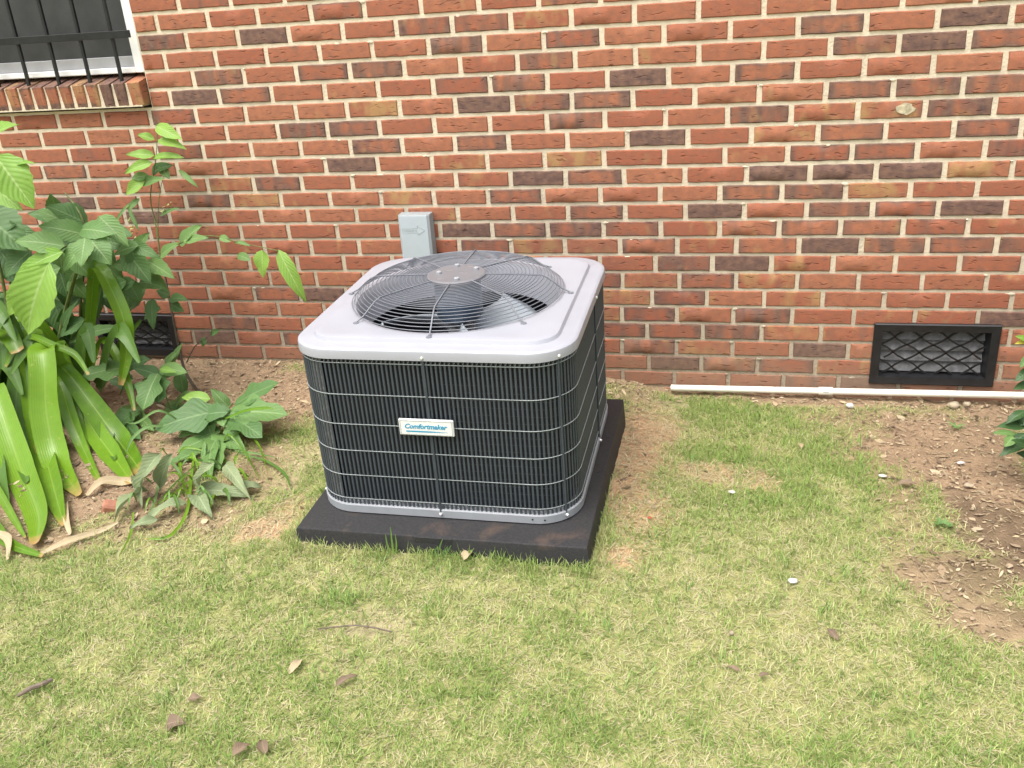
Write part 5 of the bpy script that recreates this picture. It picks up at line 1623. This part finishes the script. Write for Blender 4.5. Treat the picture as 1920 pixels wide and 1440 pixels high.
fallen(331, 1366, 38, 34, .2, 'deadleaf', 'broad grey-brown dead leaf lying flat near the bottom left', seed=1, fold=.2)
fallen(456, 1417, 40, 24, 1.1, 'deadleaf', 'folded brown dead leaf at the bottom edge, left of the pair', seed=2, fold=.9)
fallen(497, 1411, 38, 22, 2.2, 'deadleaf', 'folded brown dead leaf at the bottom edge, right of the pair', seed=3, fold=.9)
fallen(652, 1284, 44, 15, .7, 'deadleaf', 'curled tan dead leaf on the thin patch of lawn', seed=4, fold=.7)
fallen(556, 1256, 40, 16, 1.3, 'strawleaf', 'narrow pale dead leaf standing in the grass left of the curled leaf', seed=5)
fallen(368, 1320, 26, 18, .4, 'deadleaf', 'small reddish dead leaf above the broad grey-brown leaf', seed=6)
fallen(1560, 1197, 34, 14, 2.1, 'deadleaf', 'tan dead leaf on the lawn at the right', seed=7)
fallen(1432, 1275, 20, 10, .3, 'deadleaf', 'small brown leaf on the lawn below the tan dead leaf', seed=8)
fallen(1375, 1262, 26, 9, 2.8, 'deadleaf', 'narrow brown leaf beside a small brown leaf on the lawn', seed=9)
fallen(1700, 915, 32, 14, .1, 'deadleaf', 'tan leaf where the lawn meets the bare soil', seed=10)
fallen(878, 1050, 30, 22, 1.2, 'strawleaf', 'pale dead leaf against the front of the black pad', seed=11)
fallen(1500, 845, 26, 9, 1.6, 'strawleaf', 'pale upright leaf in the green grass below the pipe', 'lance', seed=12)


def pebble(px, py, s, mat, label, seed, flat=.6, cat='stone', name='pebble', group='pebbles and chips in the yard'):
    r_ = random.Random(seed); p = onground(px, py, 0); s = s * pxm(px, py, p[1]) / 2
    nu, nv = 9, 6; vs = []; fs = []
    for j in range(1, nv):
        for i in range(nu):
            a, b_ = 2 * math.pi * i / nu, math.pi * j / nv; k = r_.uniform(.78, 1.15)
            vs.append((p[0] + s * k * math.sin(b_) * math.cos(a), p[1] + s * .8 * k * math.sin(b_) * math.sin(a), p[2] + .012 + s * flat * k * math.cos(b_)))
    vs += [(p[0], p[1], p[2] + .012 + s * flat), (p[0], p[1], p[2] + .012 - s * flat)]
    for j in range(nv - 2):
        for i in range(nu):
            l = (i + 1) % nu; fs.append((j * nu + i, (j + 1) * nu + i, (j + 1) * nu + l, j * nu + l))
    t_ = len(vs) - 2
    for i in range(nu):
        fs.append((t_, i, (i + 1) % nu)); fs.append((t_ + 1, (nv - 2) * nu + (i + 1) % nu, (nv - 2) * nu + i))
    o = MB().add(vs, fs).build(name, M[mat], None, 50); tag(o, label, cat, group)


pebble(1788, 766, 24, 'stone', 'larger tan stone on the soil below the right vent', 1)
pebble(1812, 764, 16, 'stone', 'small tan stone just right of the larger stone', 2)
pebble(1593, 766, 15, 'chip', 'white pebble below the white pipe', 3)
pebble(1801, 874, 14, 'chip', 'white chip on the bare soil left of the shrub', 4, .35)
pebble(1486, 1092, 20, 'chip', 'white chip lying in the lawn right of the pad', 5, .3)
pebble(1372, 931, 14, 'chip', 'white chip on the straw patch right of the pad', 6, .3)
pebble(1655, 897, 16, 'chip', 'white chip at the edge of lawn and soil', 7, .3)
pebble(1372, 1190, 10, 'stone', 'tiny grey chip standing in the lawn', 8, .9)
pebble(1815, 918, 18, 'stone', 'pale chip among the leaf litter', 9, .4)
M['redbit'] = simple('red_scrap', (.30, .075, .04), .8, 0, .1, 40)
pebble(1218, 977, 9, 'redbit', 'small red scrap on the straw right of the pad', 10, .3, 'scrap', 'red_scrap', None)
M['oldbrick'] = simple('old_brick', (.36, .16, .10), .9, 0, .2, 50, .4)
p = onground(206, 955, .0)
mb = MB(); mb.box(-.024, .024, -.02, .02, -.02, .030, .006)
o = mb.build('broken_brick', M['oldbrick'], None, 30); o.location = tuple(p); o.rotation_euler = (.25, .35, .5)
tag(o, 'piece of broken red brick at the edge of the plant bed', 'brick')
a, b = onground(36, 1313, .016), onground(103, 1286, .022)
mb = MB(); mb.tube([a, a * .6 + b * .4 + np.array([0, 0, .004]), a * .3 + b * .7, b], [.004, .0062, .006, .0045], 7)
tag(mb.build('stick', M['twig'], None, 50), 'short grey stick lying on the lawn at the left', 'stick')
pts = [onground(*q_, .022) for q_ in ((598, 1195), (630, 1188), (670, 1186), (705, 1188), (736, 1194))]
tag(MB().tube(pts, .0022, 6).build('dry_stalk', M['twig'], None, 60), 'thin grey curved stalk lying on the thin lawn patch', 'stalk')
# tall single grass shoots in front of the pad
for k, (px, py, tx, ty, lb) in enumerate(((738, 1036, 732, 988, 'tallest green grass shoot in front of the pad'), (818, 1042, 830, 1010, 'grass shoot left of the pad tab'), (834, 1042, 846, 1022, 'grass shoot leaning right below the pad tab'))):
    e_ = empty('grass_shoot', tuple(onground(px, py))); tag(e_, lb, 'grass', 'tall grass shoots at the pad front')
    for d_ in (-1, 0, 1):
        b_ = onground(px + d_ * 3, py + 6); dd = at(tx + d_ * 9, ty + abs(d_) * 14, b_[1] - .01)
        me = ribbon_mesh([b_, b_ * .5 + dd * .5 + np.array([d_ * .004, 0, .002]), dd], [.004, .005, .001], (0, -1, .2), .4, 4)
        wlink('blade', me, M['weed_bright' if k == 0 else 'weed'], e_)
